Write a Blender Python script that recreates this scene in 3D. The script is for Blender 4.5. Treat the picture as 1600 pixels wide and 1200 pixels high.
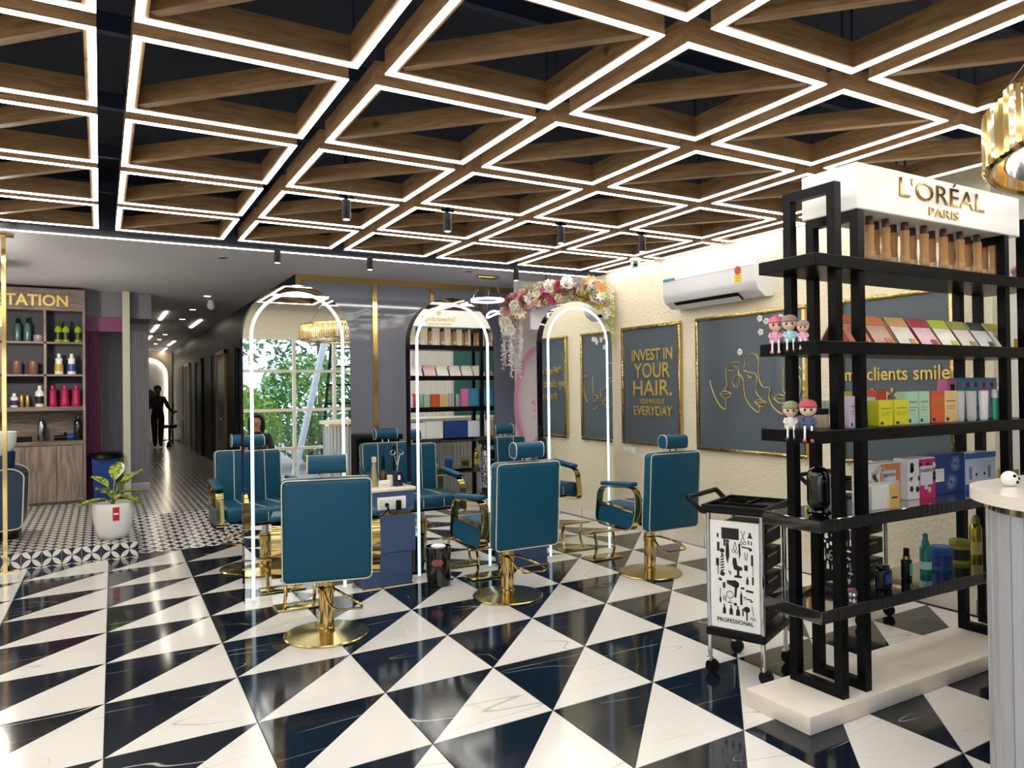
import bpy, bmesh, math, random
from mathutils import Vector, Matrix, Euler
PI = math.pi
for o in list(bpy.data.objects):
    bpy.data.objects.remove(o, do_unlink=True)
S = bpy.context.scene
C = S.collection
random.seed(7)

# ------------------------------------------------------------------ camera
CAM_Z = 1.493
FPX = 1133.5
_yaw, _pitch, _roll = math.radians(29.58), math.radians(.56), math.radians(-.74)
FW = Vector((math.sin(_yaw)*math.cos(_pitch), math.cos(_yaw)*math.cos(_pitch), math.sin(_pitch)))
_r = Vector((math.cos(_yaw), -math.sin(_yaw), 0)); _u = _r.cross(FW)
RT = _r*math.cos(_roll) + _u*math.sin(_roll)
UP = _u*math.cos(_roll) - _r*math.sin(_roll)
cd = bpy.data.cameras.new('camera'); cam = bpy.data.objects.new('camera', cd); C.objects.link(cam)
cd.sensor_fit = 'HORIZONTAL'; cd.sensor_width = 36; cd.lens = FPX/1600*36
cd.clip_start = .05; cd.clip_end = 200
cam.matrix_world = Matrix(((RT.x, UP.x, -FW.x, 0), (RT.y, UP.y, -FW.y, 0), (RT.z, UP.z, -FW.z, CAM_Z), (0, 0, 0, 1)))
S.camera = cam

# ------------------------------------------------------------------ world, daylight, exposure
W = bpy.data.worlds.new('sky'); S.world = W; W.use_nodes = True
wn = W.node_tree.nodes; wl = W.node_tree.links
wn.clear()
wo = wn.new('ShaderNodeOutputWorld'); wb = wn.new('ShaderNodeBackground'); wb.inputs[1].default_value = 2.6
wt = wn.new('ShaderNodeTexCoord'); wz = wn.new('ShaderNodeTexNoise'); wz.inputs['Scale'].default_value = 3; wz.inputs['Detail'].default_value = 6
wr = wn.new('ShaderNodeValToRGB')
wr.color_ramp.elements[0].position = .4; wr.color_ramp.elements[0].color = (.42, .62, .95, 1)
wr.color_ramp.elements[1].position = .58; wr.color_ramp.elements[1].color = (1, 1, 1, 1)
wl.new(wt.outputs['Generated'], wz.inputs['Vector']); wl.new(wz.outputs['Fac'], wr.inputs['Fac'])
wl.new(wr.outputs['Color'], wb.inputs['Color']); wl.new(wb.outputs[0], wo.inputs[0])
S.view_settings.view_transform = 'Standard'; S.view_settings.look = 'None'
S.view_settings.gamma = 1; S.view_settings.use_curve_mapping = False
S.view_settings.exposure = 0.2
# ------------------------------------------------------------------ helpers
def at_y(u, v, y):
    d = FW + RT*((u-800)/FPX) + UP*((600-v)/FPX); return d*(y/d.y) + Vector((0, 0, CAM_Z))
def at_x(u, v, x):
    d = FW + RT*((u-800)/FPX) + UP*((600-v)/FPX); return d*(x/d.x) + Vector((0, 0, CAM_Z))
def at_z(u, v, z):
    d = FW + RT*((u-800)/FPX) + UP*((600-v)/FPX); return d*((z-CAM_Z)/d.z) + Vector((0, 0, CAM_Z))
def lin(c):
    if isinstance(c, str):
        c = tuple(int(c[i:i+2], 16)/255 for i in (0, 2, 4))
        c = tuple(x/12.92 if x <= .04045 else ((x+.055)/1.055)**2.4 for x in c)
    return (c[0], c[1], c[2], 1)
MATS = {}
def mat(name, col, rough=.5, metal=0, spec=.5, emit=None, es=0, coat=0, trans=0, bump=0, bscale=40, var=0, vscale=6, alpha=1):
    if name in MATS: return MATS[name]
    m = bpy.data.materials.new(name); m.use_nodes = True
    n = m.node_tree.nodes; l = m.node_tree.links; b = n['Principled BSDF']
    b.inputs['Base Color'].default_value = lin(col); b.inputs['Roughness'].default_value = rough
    b.inputs['Metallic'].default_value = metal; b.inputs['Specular IOR Level'].default_value = spec
    b.inputs['Coat Weight'].default_value = coat; b.inputs['Transmission Weight'].default_value = trans
    if emit is not None:
        b.inputs['Emission Color'].default_value = lin(emit); b.inputs['Emission Strength'].default_value = es
    if bump or var:
        tc = n.new('ShaderNodeTexCoord'); nz = n.new('ShaderNodeTexNoise')
        nz.inputs['Scale'].default_value = bscale if bump else vscale; nz.inputs['Detail'].default_value = 5
        l.new(tc.outputs['Object'], nz.inputs['Vector'])
        if bump:
            bp = n.new('ShaderNodeBump'); bp.inputs['Strength'].default_value = bump; bp.inputs['Distance'].default_value = .01
            l.new(nz.outputs['Fac'], bp.inputs['Height']); l.new(bp.outputs['Normal'], b.inputs['Normal'])
        if var:
            nv = n.new('ShaderNodeTexNoise'); nv.inputs['Scale'].default_value = vscale; nv.inputs['Detail'].default_value = 4
            l.new(tc.outputs['Object'], nv.inputs['Vector'])
            mr = n.new('ShaderNodeMapRange'); mr.inputs['To Min'].default_value = 1-var; mr.inputs['To Max'].default_value = 1+var
            mx = n.new('ShaderNodeMix'); mx.data_type = 'RGBA'; mx.blend_type = 'MULTIPLY'; mx.inputs[0].default_value = 1
            mx.inputs[6].default_value = lin(col); l.new(nv.outputs['Fac'], mr.inputs['Value']); l.new(mr.outputs[0], mx.inputs[7])
            l.new(mx.outputs[2], b.inputs['Base Color'])
    MATS[name] = m; return m
def nodes(m):
    return m.node_tree.nodes, m.node_tree.links, m.node_tree.nodes['Principled BSDF']
def tmp_mesh(bm, smooth=None, name='m'):
    me = bpy.data.meshes.new(name)
    bmesh.ops.recalc_face_normals(bm, faces=bm.faces[:])
    bm.to_mesh(me); bm.free()
    if smooth is not None:
        me.polygons.foreach_set('use_smooth', [True]*len(me.polygons))
        try: me.set_sharp_from_angle(angle=math.radians(smooth))
        except Exception: pass
    return me
class MB:
    """collects shapes into one mesh"""
    def __init__(s): s.b = bmesh.new()
    def box(s, x0, x1, y0, y1, z0, z1, M=None):
        v = [s.b.verts.new((x, y, z)) for x in (x0, x1) for y in (y0, y1) for z in (z0, z1)]
        if M is not None:
            for q in v: q.co = M @ q.co
        for f in ((0, 1, 3, 2), (4, 6, 7, 5), (0, 4, 5, 1), (2, 3, 7, 6), (0, 2, 6, 4), (1, 5, 7, 3)): s.b.faces.new([v[i] for i in f])
        return s
    def rbox(s, x0, x1, y0, y1, z0, z1, r=.01, seg=2, M=None):
        t = bmesh.new(); bmesh.ops.create_cube(t, size=1)
        for q in t.verts: q.co = Vector(((x0+x1)/2+q.co.x*(x1-x0), (y0+y1)/2+q.co.y*(y1-y0), (z0+z1)/2+q.co.z*(z1-z0)))
        bmesh.ops.bevel(t, geom=t.edges[:], offset=r, segments=seg, profile=.5, affect='EDGES')
        return s.add(t, M)
    def add(s, t, M=None):
        me = bpy.data.meshes.new('x'); t.to_mesh(me); t.free()
        if M is not None: me.transform(M)
        s.b.from_mesh(me); bpy.data.meshes.remove(me); return s
    def cyl(s, p0, p1, r0, r1=None, seg=16, cap=True):
        p0 = Vector(p0); p1 = Vector(p1); r1 = r0 if r1 is None else r1
        d = (p1-p0).normalized(); a = d.orthogonal().normalized(); b = d.cross(a)
        A = []; B = []
        for i in range(seg):
            t = 2*PI*i/seg; o = a*math.cos(t)+b*math.sin(t)
            A.append(s.b.verts.new(p0+o*r0)); B.append(s.b.verts.new(p1+o*r1))
        for i in range(seg):
            j = (i+1) % seg; s.b.faces.new((A[i], A[j], B[j], B[i]))
        if cap: s.b.faces.new(A[::-1]); s.b.faces.new(B)
        return s
    def lathe(s, prof, seg=20, c=(0, 0, 0), sx=1, sy=1, cap=True):
        rings = []
        for (r, z) in prof:
            rings.append([s.b.verts.new((c[0]+r*sx*math.cos(2*PI*i/seg), c[1]+r*sy*math.sin(2*PI*i/seg), c[2]+z)) for i in range(seg)])
        for a, b in zip(rings, rings[1:]):
            for i in range(seg):
                j = (i+1) % seg; s.b.faces.new((a[i], a[j], b[j], b[i]))
        if cap:
            s.b.faces.new(rings[0][::-1]); s.b.faces.new(rings[-1])
        return s
    def ball(s, c, r, seg=12, sc=(1, 1, 1)):
        t = bmesh.new(); bmesh.ops.create_uvsphere(t, u_segments=seg, v_segments=max(6, seg*2//3), radius=r)
        for q in t.verts: q.co = Vector((c[0]+q.co.x*sc[0], c[1]+q.co.y*sc[1], c[2]+q.co.z*sc[2]))
        return s.add(t)
    def tube(s, pts, r, seg=8, closed=False, rads=None):
        pts = [Vector(p) for p in pts]; n = len(pts); rings = []
        up = None
        for i, p in enumerate(pts):
            if closed: d = pts[(i+1) % n]-pts[i-1]
            else: d = pts[min(i+1, n-1)]-pts[max(i-1, 0)]
            d.normalize()
            if up is None: up = d.orthogonal().normalized()
            up = (up-d*up.dot(d)); up = up.normalized() if up.length > 1e-6 else d.orthogonal().normalized()
            b = d.cross(up); rr = rads[i] if rads else r
            rings.append([s.b.verts.new(p+(up*math.cos(2*PI*k/seg)+b*math.sin(2*PI*k/seg))*rr) for k in range(seg)])
        for i in range(n if closed else n-1):
            a = rings[i]; b = rings[(i+1) % n]
            if closed and i == n-1:
                # best matching offset
                off = min(range(seg), key=lambda o: (a[0].co-b[o].co).length); b = b[off:]+b[:off]
            for k in range(seg):
                j = (k+1) % seg; s.b.faces.new((a[k], a[j], b[j], b[k]))
        if not closed: s.b.faces.new(rings[0][::-1]); s.b.faces.new(rings[-1])
        return s
    def strip(s, pts, side, w, t, closed=False):
        """flat bar swept along pts; its width w lies along the fixed axis side, thickness t in the bend plane"""
        pts = [Vector(p) for p in pts]; n = len(pts); side = Vector(side).normalized(); rings = []
        for i, p in enumerate(pts):
            d = (pts[(i+1) % n]-pts[i-1]) if closed else (pts[min(i+1, n-1)]-pts[max(i-1, 0)])
            nrm = d.normalized().cross(side).normalized()
            rings.append([s.b.verts.new(p+side*(w/2*a)+nrm*(t/2*c)) for a, c in ((-1, -1), (1, -1), (1, 1), (-1, 1))])
        for i in range(n if closed else n-1):
            a = rings[i]; b = rings[(i+1) % n]
            for k in range(4):
                j = (k+1) % 4; s.b.faces.new((a[k], a[j], b[j], b[k]))
        if not closed: s.b.faces.new(rings[0][::-1]); s.b.faces.new(rings[-1])
        return s
    def prism(s, poly, axis, a0, a1):
        """poly of (p,q) extruded along axis: 'x' -> (y,z), 'y' -> (x,z), 'z' -> (x,y)"""
        def P(p, q, a): return {'x': (a, p, q), 'y': (p, a, q), 'z': (p, q, a)}[axis]
        A = [s.b.verts.new(P(p, q, a0)) for p, q in poly]; B = [s.b.verts.new(P(p, q, a1)) for p, q in poly]
        n = len(poly)
        for i in range(n):
            j = (i+1) % n; s.b.faces.new((A[i], A[j], B[j], B[i]))
        s.b.faces.new(A[::-1]); s.b.faces.new(B); return s
    def quad(s, a, b, c, d):
        s.b.faces.new([s.b.verts.new(x) for x in (a, b, c, d)]); return s
    def mesh(s, smooth=35): return tmp_mesh(s.b, smooth)
    def build(s, name, m, parent=None, smooth=35, loc=None, rot=None):
        return link(name, s.mesh(smooth), m, parent, loc, rot)
def link(name, me, m, parent=None, loc=None, rot=None, scale=None):
    if m is not None and not me.materials: me.materials.append(m)
    o = bpy.data.objects.new(name, me); C.objects.link(o)
    if parent is not None: o.parent = parent
    if loc is not None: o.location = loc
    if rot is not None: o.rotation_euler = rot
    if scale is not None: o.scale = scale
    if m is not None and me.materials and me.materials[0] is not m:
        o.material_slots[0].link = 'OBJECT'; o.material_slots[0].material = m
    return o
def thing(name, label, cat, loc=(0, 0, 0), rz=0, group=None):
    o = bpy.data.objects.new(name, None); C.objects.link(o); o.empty_display_size = .1
    o.location = loc; o.rotation_euler = (0, 0, rz)
    return tag(o, label, cat, group)
def tag(o, label, cat, group=None):
    o['label'] = label; o['category'] = cat
    if group: o['group'] = group
    return o
def struct(o): o['kind'] = 'structure'; return o
def stuff(o): o['kind'] = 'stuff'; return o
def dup(root, loc=None, rz=None, label=None, parent=None):
    r = root.copy(); C.objects.link(r)
    if parent is not None: r.parent = parent
    if loc is not None: r.location = loc
    if rz is not None: r.rotation_euler = (0, 0, rz)
    if label: r['label'] = label
    for ch in list(root.children): dup(ch, parent=r)
    return r
def text_mesh(s, size, depth=.004, align='CENTER', bold=0, squeeze=1, spacing=1, width=None):
    cu = bpy.data.curves.new('t', 'FONT'); cu.body = s; cu.size = size; cu.extrude = depth/2; cu.align_x = align; cu.align_y = 'CENTER'
    cu.offset = bold; cu.resolution_u = 3; cu.space_character = spacing
    o = bpy.data.objects.new('t', cu); C.objects.link(o)
    dg = bpy.context.evaluated_depsgraph_get(); me = bpy.data.meshes.new_from_object(o.evaluated_get(dg))
    bpy.data.objects.remove(o); bpy.data.curves.remove(cu)
    me.materials.clear()
    if width:
        xs = [v.co.x for v in me.vertices]; squeeze = width/(max(xs)-min(xs))
    if squeeze != 1: me.transform(Matrix.Diagonal((squeeze, 1, 1, 1)))
    return me
def rounded_path(pts, r, n=5, closed=True):
    """2D polygon with filleted corners"""
    out = []; N = len(pts)
    for i in range(N):
        p = Vector(pts[i])
        if not closed and i in (0, N-1): out.append(tuple(p)); continue
        a = Vector(pts[i-1])-p; b = Vector(pts[(i+1) % N])-p
        rr = min(r, a.length*.49, b.length*.49)
        p0 = p+a.normalized()*rr; p1 = p+b.normalized()*rr
        for k in range(n+1):
            t = k/n; out.append(tuple(p0*(1-t)**2+p*2*t*(1-t)+p1*t*t))
    return out
def skin_mesh(verts, edges, radii, sub=2):
    me = bpy.data.meshes.new('sk'); me.from_pydata(verts, edges, [])
    o = bpy.data.objects.new('sk', me); C.objects.link(o)
    md = o.modifiers.new('s', 'SKIN'); md.use_smooth_shade = True
    sb = o.modifiers.new('ss', 'SUBSURF'); sb.levels = sub; sb.render_levels = sub
    for i, r in enumerate(radii):
        d = me.skin_vertices[0].data[i]; d.radius = r if isinstance(r, tuple) else (r, r); d.use_root = (i == 0)
    dg = bpy.context.evaluated_depsgraph_get(); out = bpy.data.meshes.new_from_object(o.evaluated_get(dg))
    bpy.data.objects.remove(o); bpy.data.meshes.remove(me)
    out.materials.clear()
    return out

# ------------------------------------------------------------------ materials
def wood_mat(name, c1, c2, sc=(2, 14, 14), rough=.45, knots=False):
    m = mat(name, c1, rough); n, l, b = nodes(m)
    tc = n.new('ShaderNodeTexCoord'); oi = n.new('ShaderNodeObjectInfo'); mp = n.new('ShaderNodeMapping'); mp.inputs['Scale'].default_value = sc
    ad = n.new('ShaderNodeVectorMath'); ad.operation = 'ADD'
    ml = n.new('ShaderNodeMath'); ml.operation = 'MULTIPLY'; ml.inputs[1].default_value = 37
    l.new(oi.outputs['Random'], ml.inputs[0])
    l.new(tc.outputs['Object'], ad.inputs[0]); l.new(ml.outputs[0], ad.inputs[1]); l.new(ad.outputs[0], mp.inputs['Vector'])
    wv = n.new('ShaderNodeTexNoise'); wv.inputs['Scale'].default_value = 2.2; wv.inputs['Detail'].default_value = 6; wv.inputs['Distortion'].default_value = 1.2
    l.new(mp.outputs[0], wv.inputs['Vector'])
    cr = n.new('ShaderNodeValToRGB'); cr.color_ramp.elements[0].position = .35; cr.color_ramp.elements[1].position = .68
    cr.color_ramp.elements[0].color = lin(c2); cr.color_ramp.elements[1].color = lin(c1)
    l.new(wv.outputs['Fac'], cr.inputs['Fac'])
    vo = n.new('ShaderNodeTexVoronoi'); vo.inputs['Scale'].default_value = 2.6; l.new(ad.outputs[0], vo.inputs['Vector'])
    kr = n.new('ShaderNodeMapRange'); kr.inputs['From Min'].default_value = .035; kr.inputs['From Max'].default_value = .075; kr.inputs['To Min'].default_value = .35; kr.inputs['To Max'].default_value = 1
    l.new(vo.outputs['Distance'], kr.inputs['Value'])
    kx = n.new('ShaderNodeMix'); kx.data_type = 'RGBA'; kx.blend_type = 'MULTIPLY'; kx.inputs[0].default_value = 1 if knots else 0
    l.new(cr.outputs[0], kx.inputs[6]); l.new(kr.outputs[0], kx.inputs[7]); l.new(kx.outputs[2], b.inputs['Base Color'])
    return m
M_beam = wood_mat('beam_wood', 'ad8a62', '856748', (2.0, 16, 16), knots=True)
M_beamy = wood_mat('beam_wood_y', 'ad8a62', '856748', (16, 2.0, 16), knots=True)
M_cabwood = wood_mat('cabinet_wood', '9b8a7c', '6f6058', (9, 9, 1.0), .5)
M_cabwood_h = wood_mat('cabinet_wood_across', '8a7a70', '5d5049', (1.2, 9, 12), .5)
M_led = mat('led_white', 'ffffff', .5, emit='fffaf3', es=13)
M_lede = mat('led_edge', 'ffffff', .5, emit='fff8f0', es=22)
M_ledm = mat('led_mirror', 'cfd8dc', .5, emit='cfeaf6', es=.78)
M_ledc = mat('led_corridor', 'ffffff', .5, emit='fff1dc', es=8)
M_gold = mat('gold_polished', 'd2b574', .1, 1)
M_gold2 = mat('gold_frame', 'c4ac74', .07, 1, bump=1.0, bscale=14)
M_goldleaf = mat('gold_letters', 'd8c070', .35, .85)
M_brassdull = mat('brass_plate', 'b8a873', .16, 1, var=.1, vscale=9)
M_teal = mat('teal_leather', '044a64', .42, spec=.35, bump=.06, bscale=160)
M_piping = mat('cream_piping', 'e5dcc0', .5)
M_seam = mat('seam', '06404f', .6)
M_chrome = mat('chrome', 'd6d8da', .12, 1)
M_black = mat('black_paint', '06070a', .34, spec=.14)
M_blackg = mat('black_gloss', '0c0c0f', .08, coat=.5)
M_blackpl = mat('black_plastic', '0a0b0f', .42, spec=.2)
M_mirror = mat('mirror_glass', 'f4f7f6', .003, 1)
M_white = mat('white_paint', 'f1efea', .45)
M_whiteg = mat('white_gloss', 'f3f3f0', .18)
M_blue = mat('blue_laminate', '40587c', .4)
M_marblew = mat('white_top', 'ece4d8', .2, var=.06, vscale=9)
M_cream = mat('cream_stucco', 'e3dac0', .75, bump=.8, bscale=42)
M_creamp = mat('cream_paint', 'ede4cc', .7)
M_greyceil = mat('grey_ceiling_paint', 'c4c3c8', .55)
M_dark = mat('navy_ceiling', '1a2233', .7, var=.3, vscale=2)
M_darkst = mat('navy_steel', '2a3850', .5)
M_poster = mat('slate_panel', '505a62', .3, var=.08, vscale=3)
M_green = mat('dark_green_wall', '10191a', .45, spec=.08)
M_bronze = mat('bronze', '8a7348', .3, 1)
M_purple = mat('purple_panel', '6d2a58', .5)
M_greyfl = mat('grey_flute', '9c9aa4', .5)
M_glassd = mat('black_glass', '08090c', .05, coat=1)
M_pink = mat('pink_rim', 'd99cba', .5)
M_navy = mat('navy_vinyl', '16324f', .4)

def glass_mat(name, tint='ffffff', gloss=.08):
    m = bpy.data.materials.new(name); m.use_nodes = True; n = m.node_tree.nodes; l = m.node_tree.links; n.clear()
    o = n.new('ShaderNodeOutputMaterial'); mx = n.new('ShaderNodeMixShader'); t = n.new('ShaderNodeBsdfTransparent'); g = n.new('ShaderNodeBsdfGlossy')
    t.inputs[0].default_value = lin(tint); g.inputs['Roughness'].default_value = .01; mx.inputs[0].default_value = gloss
    l.new(t.outputs[0], mx.inputs[1]); l.new(g.outputs[0], mx.inputs[2]); l.new(mx.outputs[0], o.inputs[0]); MATS[name] = m; return m
M_glass = glass_mat('window_glass')

def marble(name, base, vein, rough, vw):
    m = mat(name, base, rough); n, l, b = nodes(m)
    tc = n.new('ShaderNodeTexCoord'); oi = n.new('ShaderNodeObjectInfo')
    ml = n.new('ShaderNodeMath'); ml.operation = 'MULTIPLY'; ml.inputs[1].default_value = 53; l.new(oi.outputs['Random'], ml.inputs[0])
    cx = n.new('ShaderNodeCombineXYZ'); l.new(ml.outputs[0], cx.inputs[0]); l.new(ml.outputs[0], cx.inputs[1])
    ad = n.new('ShaderNodeVectorMath'); ad.operation = 'ADD'; l.new(tc.outputs['Object'], ad.inputs[0]); l.new(cx.outputs[0], ad.inputs[1])
    mp = n.new('ShaderNodeMapping'); mp.inputs['Rotation'].default_value = (0, 0, .5); mp.inputs['Scale'].default_value = (.5, 3.0, 1); l.new(ad.outputs[0], mp.inputs['Vector'])
    nz = n.new('ShaderNodeTexNoise'); nz.inputs['Scale'].default_value = 1.1; nz.inputs['Detail'].default_value = 1.2; nz.inputs['Roughness'].default_value = .4; nz.inputs['Distortion'].default_value = .05
    l.new(mp.outputs[0], nz.inputs['Vector'])
    sb = n.new('ShaderNodeMath'); sb.operation = 'SUBTRACT'; sb.inputs[1].default_value = .5; l.new(nz.outputs['Fac'], sb.inputs[0])
    ab = n.new('ShaderNodeMath'); ab.operation = 'ABSOLUTE'; l.new(sb.outputs[0], ab.inputs[0])
    n2 = n.new('ShaderNodeTexNoise'); n2.inputs['Scale'].default_value = 1.7; l.new(ad.outputs[0], n2.inputs['Vector'])
    m2 = n.new('ShaderNodeMapRange'); m2.inputs['From Min'].default_value = .45; m2.inputs['From Max'].default_value = .62; m2.inputs['To Max'].default_value = vw
    l.new(n2.outputs['Fac'], m2.inputs['Value'])
    lt = n.new('ShaderNodeMapRange'); lt.inputs['From Min'].default_value = 0; l.new(ab.outputs[0], lt.inputs['Value']); l.new(m2.outputs[0], lt.inputs['From Max'])
    lt.inputs['To Min'].default_value = 1; lt.inputs['To Max'].default_value = 0
    mx = n.new('ShaderNodeMix'); mx.data_type = 'RGBA'; mx.inputs[6].default_value = lin(base); mx.inputs[7].default_value = lin(vein)
    l.new(lt.outputs[0], mx.inputs[0]); l.new(mx.outputs[2], b.inputs['Base Color'])
    return m
M_tileb = marble('black_marble', '131a26', 'c4c4be', .09, .005)
M_tilew = marble('white_marble', 'e6e3dd', 'b9b2a8', .12, .005)
M_grout = mat('grout', '55524c', .8)

def petal_mat(name, period, axes, offs=(0, 0), dark='141f36', light='eeebe3', rough=.18):
    """four-petal tiles: white lens shaped petals on navy; axes choose the two object axes"""
    m = mat(name, dark, rough); n, l, b = nodes(m)
    tc = n.new('ShaderNodeTexCoord'); sp = n.new('ShaderNodeSeparateXYZ'); l.new(tc.outputs['Object'], sp.inputs[0])
    def math_(op, a, bb=None):
        q = n.new('ShaderNodeMath'); q.operation = op
        for i, v in enumerate((a, bb)):
            if v is None: continue
            if isinstance(v, (int, float)): q.inputs[i].default_value = v
            else: l.new(v, q.inputs[i])
        return q.outputs[0]
    P = []
    for k, ax in enumerate(axes):
        v = math_('ADD', sp.outputs[ax], offs[k]); v = math_('DIVIDE', v, period)
        P.append(math_('PINGPONG', v, .5))      # 0..0.5, mirrored
    u, v = math_('MULTIPLY', P[0], 2), math_('MULTIPLY', P[1], 2)
    def d2(a, c):
        x = math_('SUBTRACT', u, a); y = math_('SUBTRACT', v, c)
        return math_('SQRT', math_('ADD', math_('MULTIPLY', x, x), math_('MULTIPLY', y, y)))
    f = math_('MULTIPLY', math_('LESS_THAN', d2(1, 0), .97), math_('LESS_THAN', d2(0, 1), .97))
    mx = n.new('ShaderNodeMix'); mx.data_type = 'RGBA'; mx.inputs[6].default_value = lin(dark); mx.inputs[7].default_value = lin(light)
    l.new(f, mx.inputs[0]); l.new(mx.outputs[2], b.inputs['Base Color'])
    return m
M_patfloor = petal_mat('petal_tile_floor', .15, (0, 1))
M_riser = petal_mat('petal_tile_riser', .152, (0, 2), (0, .0))

def stripe_mat(name, c1, c2, axis, period, rough):
    m = mat(name, c1, rough); n, l, b = nodes(m)
    tc = n.new('ShaderNodeTexCoord'); sp = n.new('ShaderNodeSeparateXYZ'); l.new(tc.outputs['Object'], sp.inputs[0])
    a = n.new('ShaderNodeMath'); a.operation = 'PINGPONG'; a.inputs[1].default_value = period/2; l.new(sp.outputs[axis], a.inputs[0])
    r = n.new('ShaderNodeMapRange'); r.inputs['From Max'].default_value = period/2; l.new(a.outputs[0], r.inputs['Value'])
    mx = n.new('ShaderNodeMix'); mx.data_type = 'RGBA'; mx.inputs[6].default_value = lin(c1); mx.inputs[7].default_value = lin(c2)
    l.new(r.outputs[0], mx.inputs[0]); l.new(mx.outputs[2], b.inputs['Base Color'])
    return m
M_fluteglass = stripe_mat('fluted_glass', '868c99', '757b88', 0, .014, .05)

# ------------------------------------------------------------------ room shell
ZC = 3.3; ZG = 2.9; ZL = 2.79; XW = 4.945; YB = 8.65; YF = -.65; HP = .13
def sbox(name, m, *a, parent=None): 
    o = MB().box(*a).build(name, m, parent, None)
    return struct(o) if parent is None else o
floor = sbox('floor', M_grout, -3.1, 7.7, YF-.2, 7.72, -.06, -.012)
sbox('floor_hall', M_patfloor, .3, XW, 7.722, 9.3, -.06, -.001)
sbox('ceiling', M_dark, -3.1, 7.7, YF-.2, 6.95, ZC, ZC+.1)
sbox('ceiling_hall', M_greyceil, -3.1, 5.7, 6.77, 26, ZG, ZG+.08)
fas = sbox('trim_1', M_dark, -3.0, XW-.002, 6.53, 6.765, ZL, ZC)
MB().box(-3.0, XW-.03, 6.7655, 6.775, ZL-.006, ZL+.018).build('edge_light_strip', M_lede, fas, None)
wr_ = sbox('wall_right', M_cream, XW, XW+.14, 2.5, 7.0, 0, ZC)
sk = sbox('baseboard_right', M_marblew, XW-.014, XW, 2.5, 7.0, 0, .1)
for k in range(7): MB().box(XW-.0155, XW-.0141, 2.62+k*.61, 2.625+k*.61, .002, .1).build('joint', M_grout, sk, None)
sbox('wall_right_return', M_white, XW+.141, 7.6, 2.5, 2.64, 0, ZC)
sbox('wall_far_right', M_creamp, 7.6, 7.7, YF, 2.64, 0, ZC)
sbox('wall_left', M_creamp, -3.1, -3.0, YF, 11.2, 0, ZC)
sbox('wall_niche_side', M_white, 5.6, 5.7, 6.9, YB, 0, ZC)
sbox('wall_niche_front', M_cream, XW+.14, 5.7, 6.9, 7.0, 0, ZC)
# dark steel runners above the timber lattice
for k in range(7):
    y = .55+k*.9135
    sbox('trim_%d' % (k+2), M_darkst, -3.0, XW if y > 2.4 else 7.55, y+.16, y+.20, 3.02, 3.10)
# back wall of fluted glass panels in gold trims
bw = sbox('wall_back', M_green, 2.0, 5.7, YB, YB+.1, 0, ZG)
for a, b_ in ((2.06, 2.93), (2.99, 3.70), (3.75, 4.4), (4.45, 5.6)):
    MB().box(a, b_, YB-.012, YB-.001, .02, ZG-.07).build('fluted_glass_panel', M_fluteglass, bw, None)
for a, b_ in ((2.0, 2.06), (2.93, 2.99), (3.70, 3.75), (4.4, 4.45)):
    MB().box(a, b_, YB-.03, YB-.001, 0, ZG-.07).build('gold_trim', M_gold, bw, None)
MB().box(2.0, 5.0, YB-.03, YB-.001, ZG-.07, ZG).build('gold_trim', M_gold, bw, None)
# photo backdrop wall to the right of it
sbox('wall_backdrop', M_white, 4.64, 5.6, 8.0, 8.1, 0, ZG)
# ramp and corridor
rp = MB(); rp.prism([(7.725, 0), (9.3, HP), (9.3, -.05), (7.725, -.05)], 'x', .3, 2.0)
struct(rp.build('floor_ramp', M_patfloor, None, None))
sbox('floor_corridor', M_patfloor, .3, 2.0, 9.3, 26, -.05, HP)
plat = sbox('floor_platform', M_patfloor, -3.0, .3, 7.63, 26, -.05, HP)
n_pet = 24
rmesh = MB().box(0, .148, -.008, 0, 0, HP+.004).mesh(None)
for k in range(n_pet):
    x = .3-.152*(k+1)
    o = link('petal_riser_tile', rmesh, M_riser, plat, (x+.002, 7.63, 0))
M_riser2 = petal_mat('petal_tile_kerb', .152, (0, 1), (0, .076))
kmesh = MB().box(0, .148, -.06, 0, -.01, .004).mesh(None)
for k in range(n_pet):
    link('petal_kerb_tile', kmesh, M_riser2, plat, (.3-.152*(k+1)+.002, 7.622, 0))
wcr = sbox('wall_corridor_right', M_green, 2.0, 2.1, YB+.1, 26, 0, ZG)
wcl = sbox('wall_corridor_left', M_greyfl, .52, .62, 12.0, 26, 0, ZG)
sbox('wall_corridor_end', M_creamp, .5, 2.1, 25.6, 25.7, 0, ZG)
wst = sbox('wall_station', M_greyfl, -3.1, .62, 11.9, 12.0, 0, ZG)
M_flute = M_greyfl
for k in range(22):
    MB().cyl((-.02+k*.03, 11.897, HP+.1), (-.02+k*.03, 11.897, 2.4), .012, seg=8, cap=False).build('flute', M_flute, wst, 60)
struct(MB().box(-.2, .62, 11.87, 11.9, HP, HP+.1).build('baseboard_station', M_whiteg, None, None))
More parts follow.
